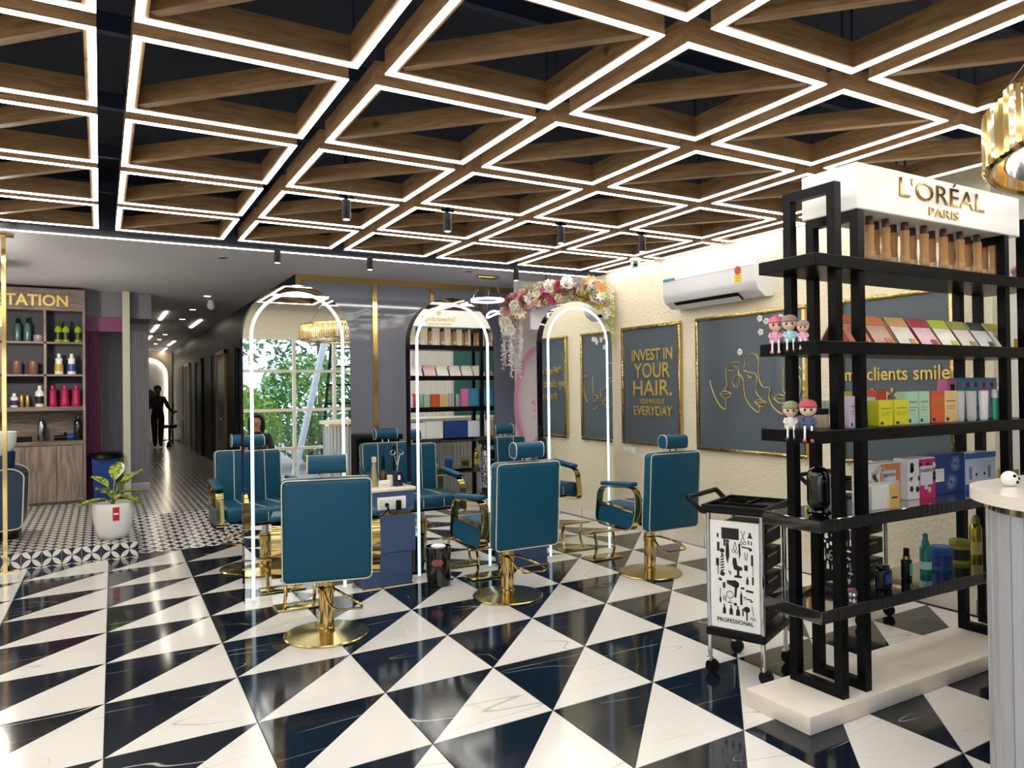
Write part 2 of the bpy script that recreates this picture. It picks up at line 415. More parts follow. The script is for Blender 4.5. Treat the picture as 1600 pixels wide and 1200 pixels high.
# doors along the corridor
def door(n, y0, y1, m, fm):
    d = struct(MB().box(1.985, 1.999, y0, y1, HP, 2.25).build('door_%d' % n, m, None, None))
    for (a, b_) in ((.25, 1.05), (1.2, 2.1)):
        MB().box(1.972, 1.985, y0+.1, y1-.1, HP+a-.1, HP+b_-.15).build('door_panel', m, d, None)
    MB().box(1.96, 1.999, y0-.07, y0, HP, 2.32).build('door_frame', fm, d, None)
    MB().box(1.96, 1.999, y1, y1+.07, HP, 2.32).build('door_frame', fm, d, None)
    MB().box(1.96, 1.999, y0-.07, y1+.07, 2.25, 2.32).build('door_frame', fm, d, None)
    MB().cyl((1.975, y0+.1, 1.05), (1.93, y0+.1, 1.05), .012, seg=8).cyl((1.935, y0+.1, 1.05), (1.935, y0+.22, 1.05), .01, seg=8).build('handle', M_chrome, d)
door(1, 11.6, 12.6, M_green, M_green)
door(2, 14.1, 15.1, mat('door_dark', '232f33', .3), M_bronze)
door(3, 17.6, 18.6, M_green, M_green)
door(4, 20.2, 21.2, M_green, mat('pale_frame', 'b3aa93', .4))
for y0 in (9.2, 10.4, 13.0, 16.0, 19.0, 22.0):
    MB().box(1.985, 1.999, y0, y0+.7, .9, 2.3).box(1.985, 1.999, y0, y0+.7, .28, .8).build('wall_panel', M_green, wcr, None)
# lit arch at the corridor end
arch = thing('lit_arch', 'white lit arch at the far end of the dark corridor', 'arch', (1.31, 25.48, HP))
def arch_pts(w, h, n=16):
    r = w/2; return [(-r, 0)]+[(-r*math.cos(PI*k/n), h-r+r*math.sin(PI*k/n)) for k in range(n+1)]+[(r, 0)]
MB().strip([(x, -.02, z) for x, z in arch_pts(1.2, 2.6)], (0, 1, 0), .16, .1).build('arch_rim', M_creamp, arch)
MB().strip([(x, -.05, z) for x, z in arch_pts(1.06, 2.5)], (0, 1, 0), .03, .03).build('arch_light', M_ledc, arch)
MB().prism(arch_pts(1.04, 2.48), 'y', -.02, -.01).build('arch_panel', M_white, arch)
MB().cyl((-.08, -.16, 1.25), (-.08, -.2, 1.25), .33, seg=32).build('round_disc', mat('dark_disc', '2b3038', .3), arch)

# ------------------------------------------------------------------ timber ceiling lattice with light strips
X0, Y0, PITCH, CELL = .112, 2.946, .9133, .797
BT, BH, LW = .042, .105, .028
def frame_meshes(w, d):
    ms = {}
    ms['bx0'] = MB().box(0, w, 0, BT, .012, BH+.012).mesh(None)
    ms['bx1'] = MB().box(0, w, d-BT, d, .012, BH+.012).mesh(None)
    ms['by0'] = MB().box(0, BT, BT, d-BT, .012, BH+.012).mesh(None)
    ms['by1'] = MB().box(w-BT, w, BT, d-BT, .012, BH+.012).mesh(None)
    ms['l0'] = MB().box(0, w, 0, LW, .008, .012).mesh(None)
    ms['l1'] = MB().box(0, w, d-LW, d, .008, .012).mesh(None)
    ms['l2'] = MB().box(0, LW, LW, d-LW, .008, .012).mesh(None)
    ms['l3'] = MB().box(w-LW, w, LW, d-LW, .008, .012).mesh(None)
    # diagonal brace from far-left to near-right corner, lying along local x of its own frame
    L = math.hypot(w-2*BT, d-2*BT)-.045
    ms['dg'] = MB().box(-L/2, L/2, -.021, .021, .02, .02+.085).mesh(None)
    ms['dgrot'] = math.atan2(-(d-2*BT), w-2*BT)
    return ms
FM = {}
def ceiling_frame(x, y, w, d, label, group):
    key = (round(w, 3), round(d, 3))
    if key not in FM: FM[key] = frame_meshes(w, d)
    f = FM[key]
    t = thing('timber_frame', label, 'ceiling frame', (x, y, ZL), 0, group)
    link('beam', f['bx0'], M_beam, t); link('beam', f['bx1'], M_beam, t); link('beam', f['by0'], M_beamy, t); link('beam', f['by1'], M_beamy, t)
    if w > .5: link('diagonal_brace', f['dg'], M_beam, t, (w/2, d/2, 0), (0, 0, f['dgrot']))
    for k in ('l0', 'l1', 'l2', 'l3'): link('light_strip', f[k], M_led, t)
    # hanger rods up to the dark ceiling
    m = FM.setdefault('rod', MB().cyl((0, 0, BH), (0, 0, ZC-ZL), .006, seg=6).mesh(60))
    for (a, b_) in ((.02, .02), (w-.02, d-.02)): link('hanger_rod', m, M_darkst, t, (a, b_, 0))
    return t
ordw = {-2: 'second', -1: 'third', 0: 'fourth', 1: 'fifth', 2: 'sixth', 3: 'seventh'}
colw = {-1: 'leftmost column in view', 0: 'column above the left mirror', 1: 'column above the blue cabinet', 2: 'column above the middle mirror',
        3: 'column above the rightmost chair', 4: 'column beside the cream wall'}
roww = {3: 'farthest row', 2: 'second farthest row', 1: 'third farthest row', 0: 'fourth farthest row', -1: 'fifth farthest row', -2: 'nearest row, overhead'}
for c in range(-3, 7):
    for r in range(-3, 4):
        x = X0+c*PITCH; y = Y0+r*PITCH
        if c >= 5 and y+CELL > 2.5: continue
        if c in colw and r in roww:
            lb = 'lit square timber ceiling frame, %s, %s' % (roww[r], colw[c]); g = 'lit timber ceiling frames'
        else:
            lb = 'square timber ceiling frame edged with light strips, outside the photographed area'; g = 'lit timber ceiling frames behind the view'
        ceiling_frame(x, y, CELL, CELL, lb, g)
for r in range(0, 4):
    ceiling_frame(X0+5*PITCH, Y0+r*PITCH, .23, CELL, 'narrow lit timber ceiling frame along the cream wall, %s' % roww[r], 'narrow lit ceiling frames')

# ------------------------------------------------------------------ floor of triangular marble tiles
O_ = Vector((.002, 3.454, 0)); EI = Vector((.6117, .0098, 0)); EJ = Vector((.0078, .6083, 0))
def tri_mesh(pts):
    c = sum(pts, Vector())/3; q = []
    b = MB()
    inn = [p+(c-p).normalized()*.0035 for p in pts]
    b.prism([(p.x, p.y) for p in inn], 'z', -.0118, 0)
    return b
trib = tri_mesh([Vector(), EJ, EI+EJ]).mesh(None); triw = tri_mesh([Vector(), EI, EI+EJ]).mesh(None)
rest_b = MB(); rest_w = MB()
def in_view(p):
    q = p-Vector((0, 0, CAM_Z)); d = q.dot(FW)
    if d < .5: return False
    u = q.dot(RT)/d*FPX; v = q.dot(UP)/d*FPX
    return abs(u) < 900 and abs(v) < 720
for i in range(-5, 12):
    for j in range(-6, 7):
        p = O_+EI*i+EJ*j
        if p.y+.6 > 2.5 and i > 7: continue
        for k, me in enumerate((trib, triw)):
            mid = p+(EJ*2+EI if k == 0 else EI*2+EJ)/3
            if in_view(mid):
                link('black_marble_tile' if k == 0 else 'white_marble_tile', me, (M_tileb, M_tilew)[k], floor, p)
            else:
                pts = [p, p+EJ, p+EI+EJ] if k == 0 else [p, p+EI, p+EI+EJ]
                cc = sum(pts, Vector())/3
                (rest_b if k == 0 else rest_w).prism([((q+(cc-q).normalized()*.0035).x, (q+(cc-q).normalized()*.0035).y) for q in pts], 'z', -.0118, 0)
stuff(rest_b.build('black_marble_tiles', M_tileb, floor, None)); stuff(rest_w.build('white_marble_tiles', M_tilew, floor, None))

# ------------------------------------------------------------------ spotlights, dome camera
M_lens = mat('spot_lens', 'ffffff', .4, emit='fff0dc', es=3)
spots = [(1.432, 4.726, 'above the first arched mirror'), (2.182, 4.755, 'between the first and middle mirrors'), (3.152, 4.747, 'above the gap before the third mirror'), (3.962, 4.739, 'nearest the cream wall'),
         (1.364, 6.56, 'leftmost, at the grey ceiling edge'), (2.208, 6.56, 'second along the grey ceiling edge'), (3.789, 6.56, 'by the flower garland')]
for x, y, w in spots:
    t = thing('spotlight', 'black cylinder ceiling spotlight, %s' % w, 'spotlight', (x, y, ZL-.0005 if y > 6 else ZL-.0005), 0, 'black ceiling spotlights')
    MB().lathe([(.026, -.14), (.030, -.138), (.030, -.072), (.0285, -.07), (.0285, -.066), (.030, -.064), (.030, -.012), (.012, -.006), (.012, 0)], 16).build('lamp_body', M_blackpl, t)
    MB().cyl((0, 0, -.143), (0, 0, -.139), .022, seg=16).build('lens', M_lens, t)
    if y < 6: MB().box(-.006, .006, -.05, .05, 0, .02).box(-.05, .05, -.006, .006, .0, .02).cyl((0, 0, 0), (0, 0, ZC-ZL), .006, seg=6).build('mount', M_blackpl, t)
t = thing('dome_camera', 'white dome security camera under the ceiling beside the cream wall', 'camera', (4.61, 5.62, ZL-.0005))
MB().lathe([(.055, 0), (.058, -.03), (.05, -.035)], 20).build('camera_base', M_whiteg, t)
MB().ball((0, 0, -.05), .045, 16).build('camera_ball', M_whiteg, t)
MB().ball((-.022, -.03, -.06), .026, 12).build('camera_lens', M_blackg, t)
MB().box(-.004, .004, -.06, .06, .008, .012).build('mount', M_whiteg, t)

# ------------------------------------------------------------------ arched mirrors
YM = 5.45
def arch_mirror(x0, x1, h, label):
    w = x1-x0; t = thing('arched_mirror', label, 'mirror', ((x0+x1)/2, YM, 0), 0, 'arched mirrors in a row')
    P = arch_pts(w, h, 24)
    MB().prism(P, 'y', .006, .094).build('mirror_core', M_blackg, t, 40)
    for yy, sg in ((.0, -1), (.095, 1)):
        y0, y1 = (0, .0055) if sg < 0 else (.0945, .1)
        MB().prism(arch_pts(w-.004, h-.002, 24), 'y', y0, y1).build('mirror_glass', M_mirror, t, 40)
        q = arch_pts(w-.12, h-.06, 24)
        q = [(q[0][0], .02)]+q[1:-1]+[(q[-1][0], .02)]
        ypos = -.0012 if sg < 0 else .1012
        MB().strip([(x, ypos, z) for x, z in q], (0, 1, 0), .002, .024).build('light_band', M_ledm, t, None)
    return t
arch_mirror(.885, 1.67, 2.30, 'tall arched mirror with lit border at the left, showing a bright window')
arch_mirror(2.157, 2.918, 2.27, 'tall arched mirror with lit border in the middle, showing product shelves')
arch_mirror(3.406, 4.177, 2.305, 'tall arched mirror with lit border on the right, showing wall panels')

# ------------------------------------------------------------------ blue station cabinets between the mirrors
def station(x0, x1, label, full=True):
    t = thing('station_cabinet', label, 'cabinet', ((x0+x1)/2, 5.48, 0), 0, 'blue station cabinets')
    w = (x1-x0)/2
    MB().box(-w+.03, w-.03, -.14, .16, 0, .26).build('base', M_blue, t, None)
    MB().box(-w+.02, w-.02, -.144, -.136, .0, .012).build('gold_strip', M_gold, t, None)
    MB().rbox(-w, w, -.15, .17, .262, .545, .003, 1).build('drawer', M_blue, t)
    MB().box(-w+.025, w-.025, -.135, .155, .545, .575).build('gold_strip', M_gold, t, None)
    up = MB().rbox(-w+.01, w-.01, -.15, .17, .575, .73, .003, 1).build('upper_box', M_blue, t)
    MB().rbox(-w-.01, w+.005, -.16, .18, .732, .757, .004, 2).build('worktop', M_marblew, t)
    return t, w
t, w = station(1.69, 2.14, 'blue station cabinet with socket panel between left and middle mirrors')
pn = MB().rbox(-.085, .145, -.158, -.15, .595, .692, .004, 2).build('socket_panel', M_whiteg, t)
for k in range(6):
    MB().box(-.07+k*.035, -.045+k*.035, -.161, -.158, .61, .675).build('switch', mat('switch_white', 'e3e3e0', .3), pn, None)
MB().ball((.0-.015, -.175, .635), .017, 10).build('plug', M_blackpl, pn); MB().rbox(.06, .1, -.185, -.158, .585, .665, .008).build('plug', M_blackpl, pn)
MB().tube([(.0-.015, -.19, .63), (-.02, -.2, .6), (-.06, -.19, .56), (-.14, -.17, .56), (-.24, -.165, .575)], .005).tube([(.08, -.185, .6), (.05, -.2, .56), (.0, -.19, .57), (-.01, -.19, .62)], .005).build('power_cable', M_blackpl, t)
station(2.94, 3.39, 'blue station cabinet half hidden behind the middle barber chair')

# ------------------------------------------------------------------ barber chairs
def build_chair(label, loc, rz, group):
    t = thing('barber_chair', label, 'chair', loc, rz, group)
    b = MB().lathe([(.255, 0), (.257, .008), (.25, .014), (.10, .024), (.06, .03)], 48).build('base_plate', M_brassdull, t)
    c = MB().lathe([(.05, .028), (.05, .05), (.046, .055), (.046, .26), (.052, .262), (.052, .30), (.046, .305), (.046, .33)], 24).build('column', M_gold, t)
    MB().lathe([(.028, .33), (.028, .43)], 16).build('piston', M_chrome, c)
    pts = [(.03, -.05, .30), (.05, -.09, .30), (.12, -.17, .27), (.19, -.2, .225), (.2, -.19, .20), (.14, -.17, .195), (.06, -.15, .19), (.01, -.12, .22), (-.02, -.07, .29), (-.045, -.04, .30)]
    MB().tube(rounded3(pts), .0075, 8).build('pump_lever', M_gold, c)
    MB().box(-.2, .2, -.16, .2, .425, .45).build('seat_plate', M_black, t, None)
    s = MB().rbox(-.245, .245, -.24, .29, .45, .575, .045, 4).build('seat', M_teal, t, 60)
    for xx in (-.1, .1):
        MB().tube([(xx, -.2, .577), (xx, .22, .577), (xx, .275, .56), (xx, .292, .53), (xx, .292, .47)], .0032, 6).build('piping', M_piping, s)
    for xx in (-.033, .033):
        MB().tube([(xx, -.2, .5755), (xx, .24, .5755), (xx, .29, .53), (xx, .29, .48)], .004, 6).build('seam', M_seam, s)
    # arms: gold flat bar loops with teal side panels
    for sg in (-1, 1):
        x = sg*.285
        loop = rounded_path([(-.20, .735), (.27, .70), (.315, .40), (-.15, .385), (-.215, .56)], .085, 6)
        a = MB().strip([(x, p, q) for p, q in loop], (1, 0, 0), .058, .008, True).build('arm_frame', M_gold, t, 40)
        MB().rbox(x-.036, x+.036, -.17, .235, 0, .034, .014, 3, Matrix.Translation((0, 0, .728)) @ Matrix.Rotation(-.075, 4, 'X')).build('arm_pad', M_teal, a, 60)
        pan = rounded_path([(.262, .555), (.288, .42), (-.14, .40), (-.185, .54)], .05, 5)
        MB().prism([(p, q) for p, q in pan], 'x', x-.021, x+.021).build('side_panel', M_teal, a, 40)
        MB().strip([(x, -.175, .545), (x, .262, .562)], (1, 0, 0), .052, .012).build('gold_rail', M_gold, a, None)
    # backrest, leaning back a little
    BM = Matrix.Translation((0, -.25, .42)) @ Matrix.Rotation(math.radians(3.5), 4, 'X')
    bk = MB().rbox(-.258, .258, -.055, .045, -.02, .585, .036, 5, BM).build('backrest', M_teal, t, 60)
    rim = rounded_path([(-.252, -.015), (.252, -.015), (.252, .58), (-.252, .58)], .035, 5)
    for yy in (-.048, .038):
        MB().tube([BM @ Vector((p, yy, q)) for p, q in rim], .0032, 6, True).build('piping', M_piping, bk)
    for xx in (-.1, .1):
        MB().tube([BM @ Vector((xx, .046, z)) for z in (0, .2, .4, .56)]+[BM @ Vector((xx, .03, .583))], .0032, 6).build('piping', M_piping, bk)
    for xx in (-.033, .033):
        MB().tube([BM @ Vector((xx, .0455, z)) for z in (0, .2, .4, .57)], .004, 6).build('seam', M_seam, bk)
    # headrest pillow
    hp = []
    HM = BM @ Matrix.Translation((0, -.005, .665))
    prof = rounded_path([(-.055, -.055), (.05, -.05), (.045, .05), (-.05, .058)], .045, 5)
    hd = MB().prism([(p, q) for p, q in prof], 'x', -.112, .112); hd.b.transform(HM) if False else None
    for v in hd.b.verts: v.co = HM @ v.co
    h = hd.build('headrest', M_teal, t, 50)
    for xx in (-.11, .11):
        MB().tube([HM @ Vector((xx, p, q)) for p, q in prof], .0032, 6, True).build('piping', M_piping, h)
    for xx in (-.03, .03):
        MB().cyl(BM @ Vector((xx, -.005, .57)), BM @ Vector((xx, -.005, .63)), .006, seg=8).build('headrest_post', M_chrome, h)
    return t
def rounded3(pts, k=3):
    P = [Vector(p) for p in pts]; out = []
    for i in range(len(P)-1):
        p0 = P[max(i-1, 0)]; p1 = P[i]; p2 = P[i+1]; p3 = P[min(i+2, len(P)-1)]
        for j in range(k):
            s = j/k
            out.append(.5*((2*p1)+(p2-p0)*s+(2*p0-5*p1+4*p2-p3)*s*s+(3*p1-p0-3*p2+p3)*s**3))
    out.append(P[-1]); return out
g = 'teal barber chairs with gold bases'
ch = build_chair('teal barber chair seen from behind in front of the left mirror', (1.21, 4.50, 0), math.radians(-13), g)
dup(ch, (2.575, 4.64, 0), 0, 'teal barber chair seen from behind in front of the middle mirror')
dup(ch, (3.88, 4.60, 0), 0, 'teal barber chair beside the cream wall, right of the others')
dup(ch, (1.12, 6.55, 0), PI, 'teal barber chair behind the left mirror, facing the viewer')
dup(ch, (2.46, 6.60, 0), PI, 'teal barber chair behind the blue cabinet with the socket panel, facing the viewer')
dup(ch, (3.79, 6.60, 0), PI, 'teal barber chair between the middle and right mirrors, only headrest and top showing')

def footrest(loc, label, rz=0):
    t = thing('footrest', label, 'footrest', loc, rz, 'gold footrests by the mirrors')
    MB().rbox(-.16, .16, -.09, .09, .0, .014, .004, 2).build('floor_plate', M_brassdull, t)
    for x in (-.1, .1):
        MB().tube(rounded3([(x, -.02, .012), (x, -.05, .08), (x, -.06, .15), (x, -.03, .235)]), .012, 8).build('post', M_gold, t)
    MB().rbox(-.18, .18, -.065, .01, .232, .248, .006, 2).build('top_bar', M_gold, t)
    return t
footrest((1.20, 5.19, 0), 'gold footrest in front of the left mirror')
footrest((2.70, 5.22, 0), 'gold footrest in front of the middle mirror')
footrest((3.87, 5.24, 0), 'gold footrest in front of the right mirror')
footrest((2.46, 6.0, 0), 'gold footrest behind the middle mirror', PI)

# ------------------------------------------------------------------ panels on the cream wall
XP = XW-.03
def wall_panel(y0, y1, label, name='wall_art_panel'):
    z0, z1 = .915, 2.16
    t = thing(name, label, 'wall panel', (XP, (y0+y1)/2, z0))
    h = (y1-y0)/2; H_ = z1-z0
    MB().box(.008, .029, -h+.02, h-.02, .02, H_-.02).build('panel', M_poster, t, None)
    for a in ((-h, h, 0, .035), (-h, h, H_-.035, H_), (-h, -h+.035, .035, H_-.035), (h-.035, h, .035, H_-.035)):
        MB().rbox(-.01, .029, a[0], a[1], a[2], a[3], .007, 2).build('frame_bar', M_gold2, t)
    return t, h
ROTW = (PI/2, 0, -PI/2)     # lettering facing -x, reading towards -y
def wall_text(t, s, size, y, z, m=None, bold=0, squeeze=1, name='lettering', sp=1, width=None):
    return link(name, text_mesh(s, size, .006, 'CENTER', bold, squeeze, sp, width), m or M_goldleaf, t, (.003, y, z), ROTW)
p1, h = wall_panel(5.33, 6.25, 'slate panel with gold letters INVEST IN YOUR HAIR on the cream wall')
for s, size, z, wd in (('INVEST IN', .165, .93, .63), ('YOUR', .215, .765, .56), ('HAIR.', .225, .585, .60), ('YOU WEAR IT', .075, .45, .40), ('EVERYDAY', .135, .352, .60)):
    wall_text(p1, s, size, -.03, z, None, .003 if size > .1 else .001, width=wd)
p2, h = wall_panel(3.885, 5.12, 'wide slate panel with gold line drawing of faces on the cream wall')
def wl_(pts):
    c = Vector((XP, (3.885+5.12)/2, .915))
    return [Vector((.004, *(at_x(940+x/3.528, 380+y/3.528, XP)-c)[1:])) for x, y in pts]
LINES = [[(595, 755), (605, 800), (630, 860), (655, 900), (683, 915), (683, 860)],
 [(762, 660), (735, 655), (700, 668), (685, 690), (687, 750), (690, 785), (680, 800), (678, 815)],
 [(690, 690), (720, 678), (752, 690)], [(695, 700), (725, 705), (750, 695)],
 [(648, 832), (665, 818), (690, 818), (713, 830), (700, 850), (675, 855), (648, 832)], [(648, 832), (713, 830)],
 [(783, 760), (765, 728), (740, 730), (722, 765), (730, 790), (748, 790), (760, 755), (750, 700)],
 [(783, 690), (795, 640), (820, 610), (845, 612), (862, 640), (862, 700), (866, 750), (885, 790), (925, 800), (920, 850), (945, 905), (985, 938), (1005, 938)],
 [(783, 700), (810, 712), (845, 720), (853, 760), (848, 815), (865, 845), (885, 860)],
 [(805, 725), (815, 742), (828, 732)], [(783, 760), (785, 820), (800, 870), (835, 915), (865, 932), (872, 910), (860, 895)],
 [(840, 878), (865, 862), (907, 880), (885, 902), (840, 878)], [(840, 878), (907, 880)],
 [(945, 855), (975, 835), (1005, 842)], [(945, 855), (975, 880), (1005, 880)], [(945, 855), (1005, 858)],
 [(1000, 690), (1000, 760), (1000, 810), (1012, 830)], [(1060, 690), (1085, 680), (1098, 700)], [(1060, 720), (1080, 725), (1098, 770), (1090, 840), (1065, 890)]]
for L in LINES: MB().tube(rounded3(wl_(L), 4), .0045, 6).build('gold_line', M_goldleaf, p2)
M_petalw = mat('pale_petal', 'd9dad4', .6)
random.seed(3)
for (x, y) in ((870, 415), (905, 430), (960, 420), (985, 410), (760, 600), (950, 440), (875, 490)):
    c = wl_([(x, y)])[0]
    b = MB()
    for k in range(5): 
        a = k*2*PI/5; b.ball((c.x, c.y+.018*math.cos(a), c.z+.018*math.sin(a)), .014, 6, (.3, 1, 1))
    b.build('painted_flower', M_petalw, p2)
p3, h = wall_panel(2.72, 3.58, 'slate panel with gold serif words about clients smiling, behind the black shelving')
for s, z, wd in (('“When I make', .82, .62), ('my clients smile', .665, .78), ('that’s my', .51, .45)): wall_text(p3, s, .14, 0, z, None, .0015, width=wd)
# switch plate
t = thing('switch_plate', 'small white switch plate under the INVEST IN YOUR HAIR panel', 'switch', (XW-.012, 6.17, .84))
MB().rbox(0, .0118, -.095, .095, -.042, .042, .004, 2).build('plate', M_whiteg, t)
MB().rbox(-.006, .002, -.05, .05, -.024, .024, .003, 2).build('rocker', mat('rocker', 'dcdcd6', .3), t)

# ------------------------------------------------------------------ air conditioner
t = thing('air_conditioner', 'white split air conditioner high on the cream wall', 'air conditioner', (XW, 4.79, 2.26))
prof = rounded_path([(-.002, .01), (-.10, 0), (-.19, .06), (-.215, .12), (-.215, .27), (-.19, .31), (-.002, .315)], .02, 4)
MB().prism([(p, q) for p, q in prof], 'y', -.57, .57).b.free() if False else None
b = MB(); b.prism([(p, q) for p, q in prof], 'y', -.57, .57); b.build('casing', mat('ac_white', 'd3d4d6', .3), t, 40)
MB().prism([(-.204, .275), (-.214, .262), (-.2185, .262), (-.1945, .312), (-.188, .312)], 'y', -.54, .56).build('silver_trim', mat('silver', 'b9bcc0', .3, .6), t, None)
MB().prism([(-.11, -.002), (-.186, .05), (-.190, .055), (-.114, -.002)], 'y', -.35, .45).build('air_outlet', M_blackpl, t, None)
MB().prism([(-.12, -.012), (-.168, .026), (-.172, .026), (-.124, -.013)], 'y', -.34, .44).build('louver', mat('louver', 'c8c9c8', .4), t, None)
MB().box(-.221, -.2165, .40, .56, .262, .285).build('blue_sticker', mat('blue_sticker', '3d7fa6', .4), t, None)
lb_ = MB().box(-.2175, -.2155, -.42, -.34, .13, .21).build('rating_label', mat('yellow_label', 'e6cf2e', .5), t, None)
MB().cyl((-.2165, -.38, .235), (-.2185, -.38, .235), .036, seg=20).build('star_badge', mat('red_badge', 'b6402c', .5), lb_)
MB().box(-.14, -.07, -.5715, -.57, .215, .285).build('print', mat('print_grey', '8c8c8c', .6), t, None)
for k in range(3): MB().box(-.2182, -.2176, -.41, -.35, .145+k*.02, .150+k*.02).build('print_line', mat('print_dark', '6b5a12', .6), lb_, None)

# ------------------------------------------------------------------ flower garland, sign and oval niche
random.seed(11)
gar = thing('flower_garland', 'artificial flower garland of white, pink and lime blooms in the ceiling corner', 'garland', (4.6, 7.0, 2.3))
def bloom_mesh(kind):
    b = MB()
    if kind == 0:        # rose
        for lay, (n, r, tl) in enumerate(((3, .02, .1), (5, .035, .5), (6, .05, .9))):
            for k in range(n):
                a = 2*PI*k/n+lay*.5
                p = Vector((math.cos(a)*r, math.sin(a)*r, .03-lay*.012)); s = Vector((-math.sin(a), math.cos(a), 0))*(.022+lay*.006); u = Vector((math.cos(a)*math.sin(tl), math.sin(a)*math.sin(tl), math.cos(tl)))*(.028+.004*lay)
                b.quad(p-s-u*.6, p+s-u*.6, p+s*.8+u, p-s*.8+u)
        b.ball((0, 0, .015), .02, 8)
    elif kind == 1:      # big open bloom with broad petals
        for k in range(7):
            a = 2*PI*k/7; d = Vector((math.cos(a), math.sin(a), 0)); s = Vector((-d.y, d.x, 0))
            b.quad(d*.01, d*.045+s*.028+Vector((0, 0, .02)), d*.09+Vector((0, 0, .012)), d*.045-s*.028+Vector((0, 0, .02)))
        b.ball((0, 0, .012), .014, 8)
    elif kind == 2:      # hydrangea cluster
        for k in range(26):
            th = math.acos(1-1.7*(k+.5)/26); ph = k*2.4; n_ = Vector((math.sin(th)*math.cos(ph), math.sin(th)*math.sin(ph), math.cos(th))); c = n_*.055
            a = n_.orthogonal().normalized(); e = n_.cross(a)
            for q in range(2):
                a2 = a*math.cos(q*PI/2+.3)+e*math.sin(q*PI/2+.3); b.quad(c-a2*.022, c-n_.cross(a2)*.010+n_*.006, c+a2*.022, c+n_.cross(a2)*.010+n_*.006)
    else:                # broad dotted leaf / petal
        for k in range(5):
            pass
        b.quad((0, -.03, 0), (.07, -.045, .02), (.14, 0, .0), (.07, .045, .02))
        b.quad((0, -.03, -.003), (.07, -.045, .017), (.14, 0, -.003), (.07, .045, .017))
    return b.mesh(40)
BM_ = [bloom_mesh(k) for k in range(4)]
colsF = {'white': 'f0ece4', 'cream': 'e8dcc0', 'pink': 'd2437f', 'blush': 'e7b1a6', 'bronze': '8d6444', 'lime': 'c3cb62', 'peach': 'd99f63', 'lilac': 'cdc3d8'}
MF = {k: mat('bloom_'+k, v, .7) for k, v in colsF.items()}
def gpath(s):
    P = [Vector((4.22, 7.55, 2.28)), Vector((4.28, 7.5, 2.48)), Vector((4.45, 7.35, 2.60)), Vector((4.62, 7.1, 2.66)), Vector((4.75, 6.8, 2.68)), Vector((4.82, 6.55, 2.60)), Vector((4.85, 6.42, 2.42))]
    f = s*(len(P)-1); i = min(int(f), len(P)-2); return P[i].lerp(P[i+1], f-i)
for k in range(230):
    s = random.random(); p = gpath(s)+Vector((random.uniform(-.09, .05), random.uniform(-.13, .05), random.uniform(-.12, .10)))
    p.x = min(p.x, 4.87); p.z = min(p.z, 2.70)
    if s < .3: c = random.choice(['white', 'pink', 'bronze', 'blush', 'cream', 'blush', 'white', 'white', 'cream'])
    elif s < .7: c = random.choice(['white', 'cream', 'pink', 'bronze', 'white', 'bronze', 'cream', 'white', 'cream'])
    else: c = random.choice(['lime', 'cream', 'white', 'peach', 'lime', 'white', 'cream'])
    kd = random.choice([0, 0, 0, 1, 2, 2, 3])
    n_ = Vector((random.uniform(-.8, .2), -1, random.uniform(-.5, .5))).normalized()
    q = n_.to_track_quat('Z', 'Y').to_euler()
    link(['rose', 'open_bloom', 'hydrangea', 'broad_petal'][kd], BM_[kd], MF[c], gar, p-gar.location, q, (random.uniform(.65, 1.05),)*3)
vine_m = []
for v in range(4):
    b = MB(); L = [.45, .55, .65, .38][v]
    b.tube([(0, 0, -L*k/4) for k in range(5)], .002, 4)
    for k in range(int(L*130)):
        z = -L*random.random(); a = random.uniform(0, 2*PI); r = random.uniform(.008, .035); c = Vector((r*math.cos(a), r*math.sin(a), z))
        d = Vector((random.uniform(-1, 1), random.uniform(-1, 1), random.uniform(-1, .3))).normalized()*.017; e = d.orthogonal().normalized()*.009
        b.quad(c-d, c+e, c+d, c-e)
    vine_m.append(b.mesh(None))
for k in range(22):
    p = Vector((random.uniform(4.17, 4.42), random.uniform(7.42, 7.6), random.uniform(2.25, 2.45)))
    link('hanging_vine', vine_m[k % 3], MF['white' if k % 3 else 'lilac'], gar, p-gar.location)
for k in range(7):
    p = Vector((random.uniform(4.8, 4.88), random.uniform(6.30, 6.45), random.uniform(2.4, 2.62)))
    link('hanging_vine', vine_m[(k+1) % 4], MF['cream' if k % 2 else 'lime'], gar, p-gar.location)
# boards that carry the garland
MB().tube([gpath(k/12)+Vector((.02, .05, 0))-gar.location for k in range(13)], .02, 6).build('garland_stem', mat('stem', '5a4a34', .7), gar)
sg = thing('white_sign', 'white sign board under the flower garland, partly behind the right mirror', 'sign', (4.68, 7.32, 2.22))
MB().box(-.26, .2, 0, .02, 0, .42).build('board', mat('sign_white', 'e9e8f2', .4), sg, None)
for k, z in enumerate((.34, .31)):
    MB().box(-.22, -.06, -.002, 0, z, z+.012).build('print_line', mat('print_grey', '8c8c8c', .6), sg, None) if k == 0 else MB().box(-.23, -.215, -.002, 0, .26, .29).build('print_mark', M_blackpl, sg, None)
MB().cyl((-.02, .03, .4), (-.02, .03, .68), .006, seg=6).build('hanger', M_black, sg)
nc = thing('oval_niche', 'pink rimmed oval photo niche with roses behind the right mirror', 'niche', (4.83, 7.74, 0))
el = [(.37*math.cos(2*PI*k/40), 1.33+.72*math.sin(2*PI*k/40)) for k in range(40)]
MB().strip([(x, 0, z) for x, z in el], (0, 1, 0), .10, .03, True).build('rim', M_pink, nc)
MB().prism([(x*.97, 1.33+(z-1.33)*.97) for x, z in el], 'y', .02, .04).build('back', mat('niche_back', 'e2d6e0', .6), nc, None)
MB().cyl((0, 0, .0), (0, 0, .6), .05, seg=16).box(-.25, .25, -.2, .2, 0, .03).build('stand', M_pink, nc)
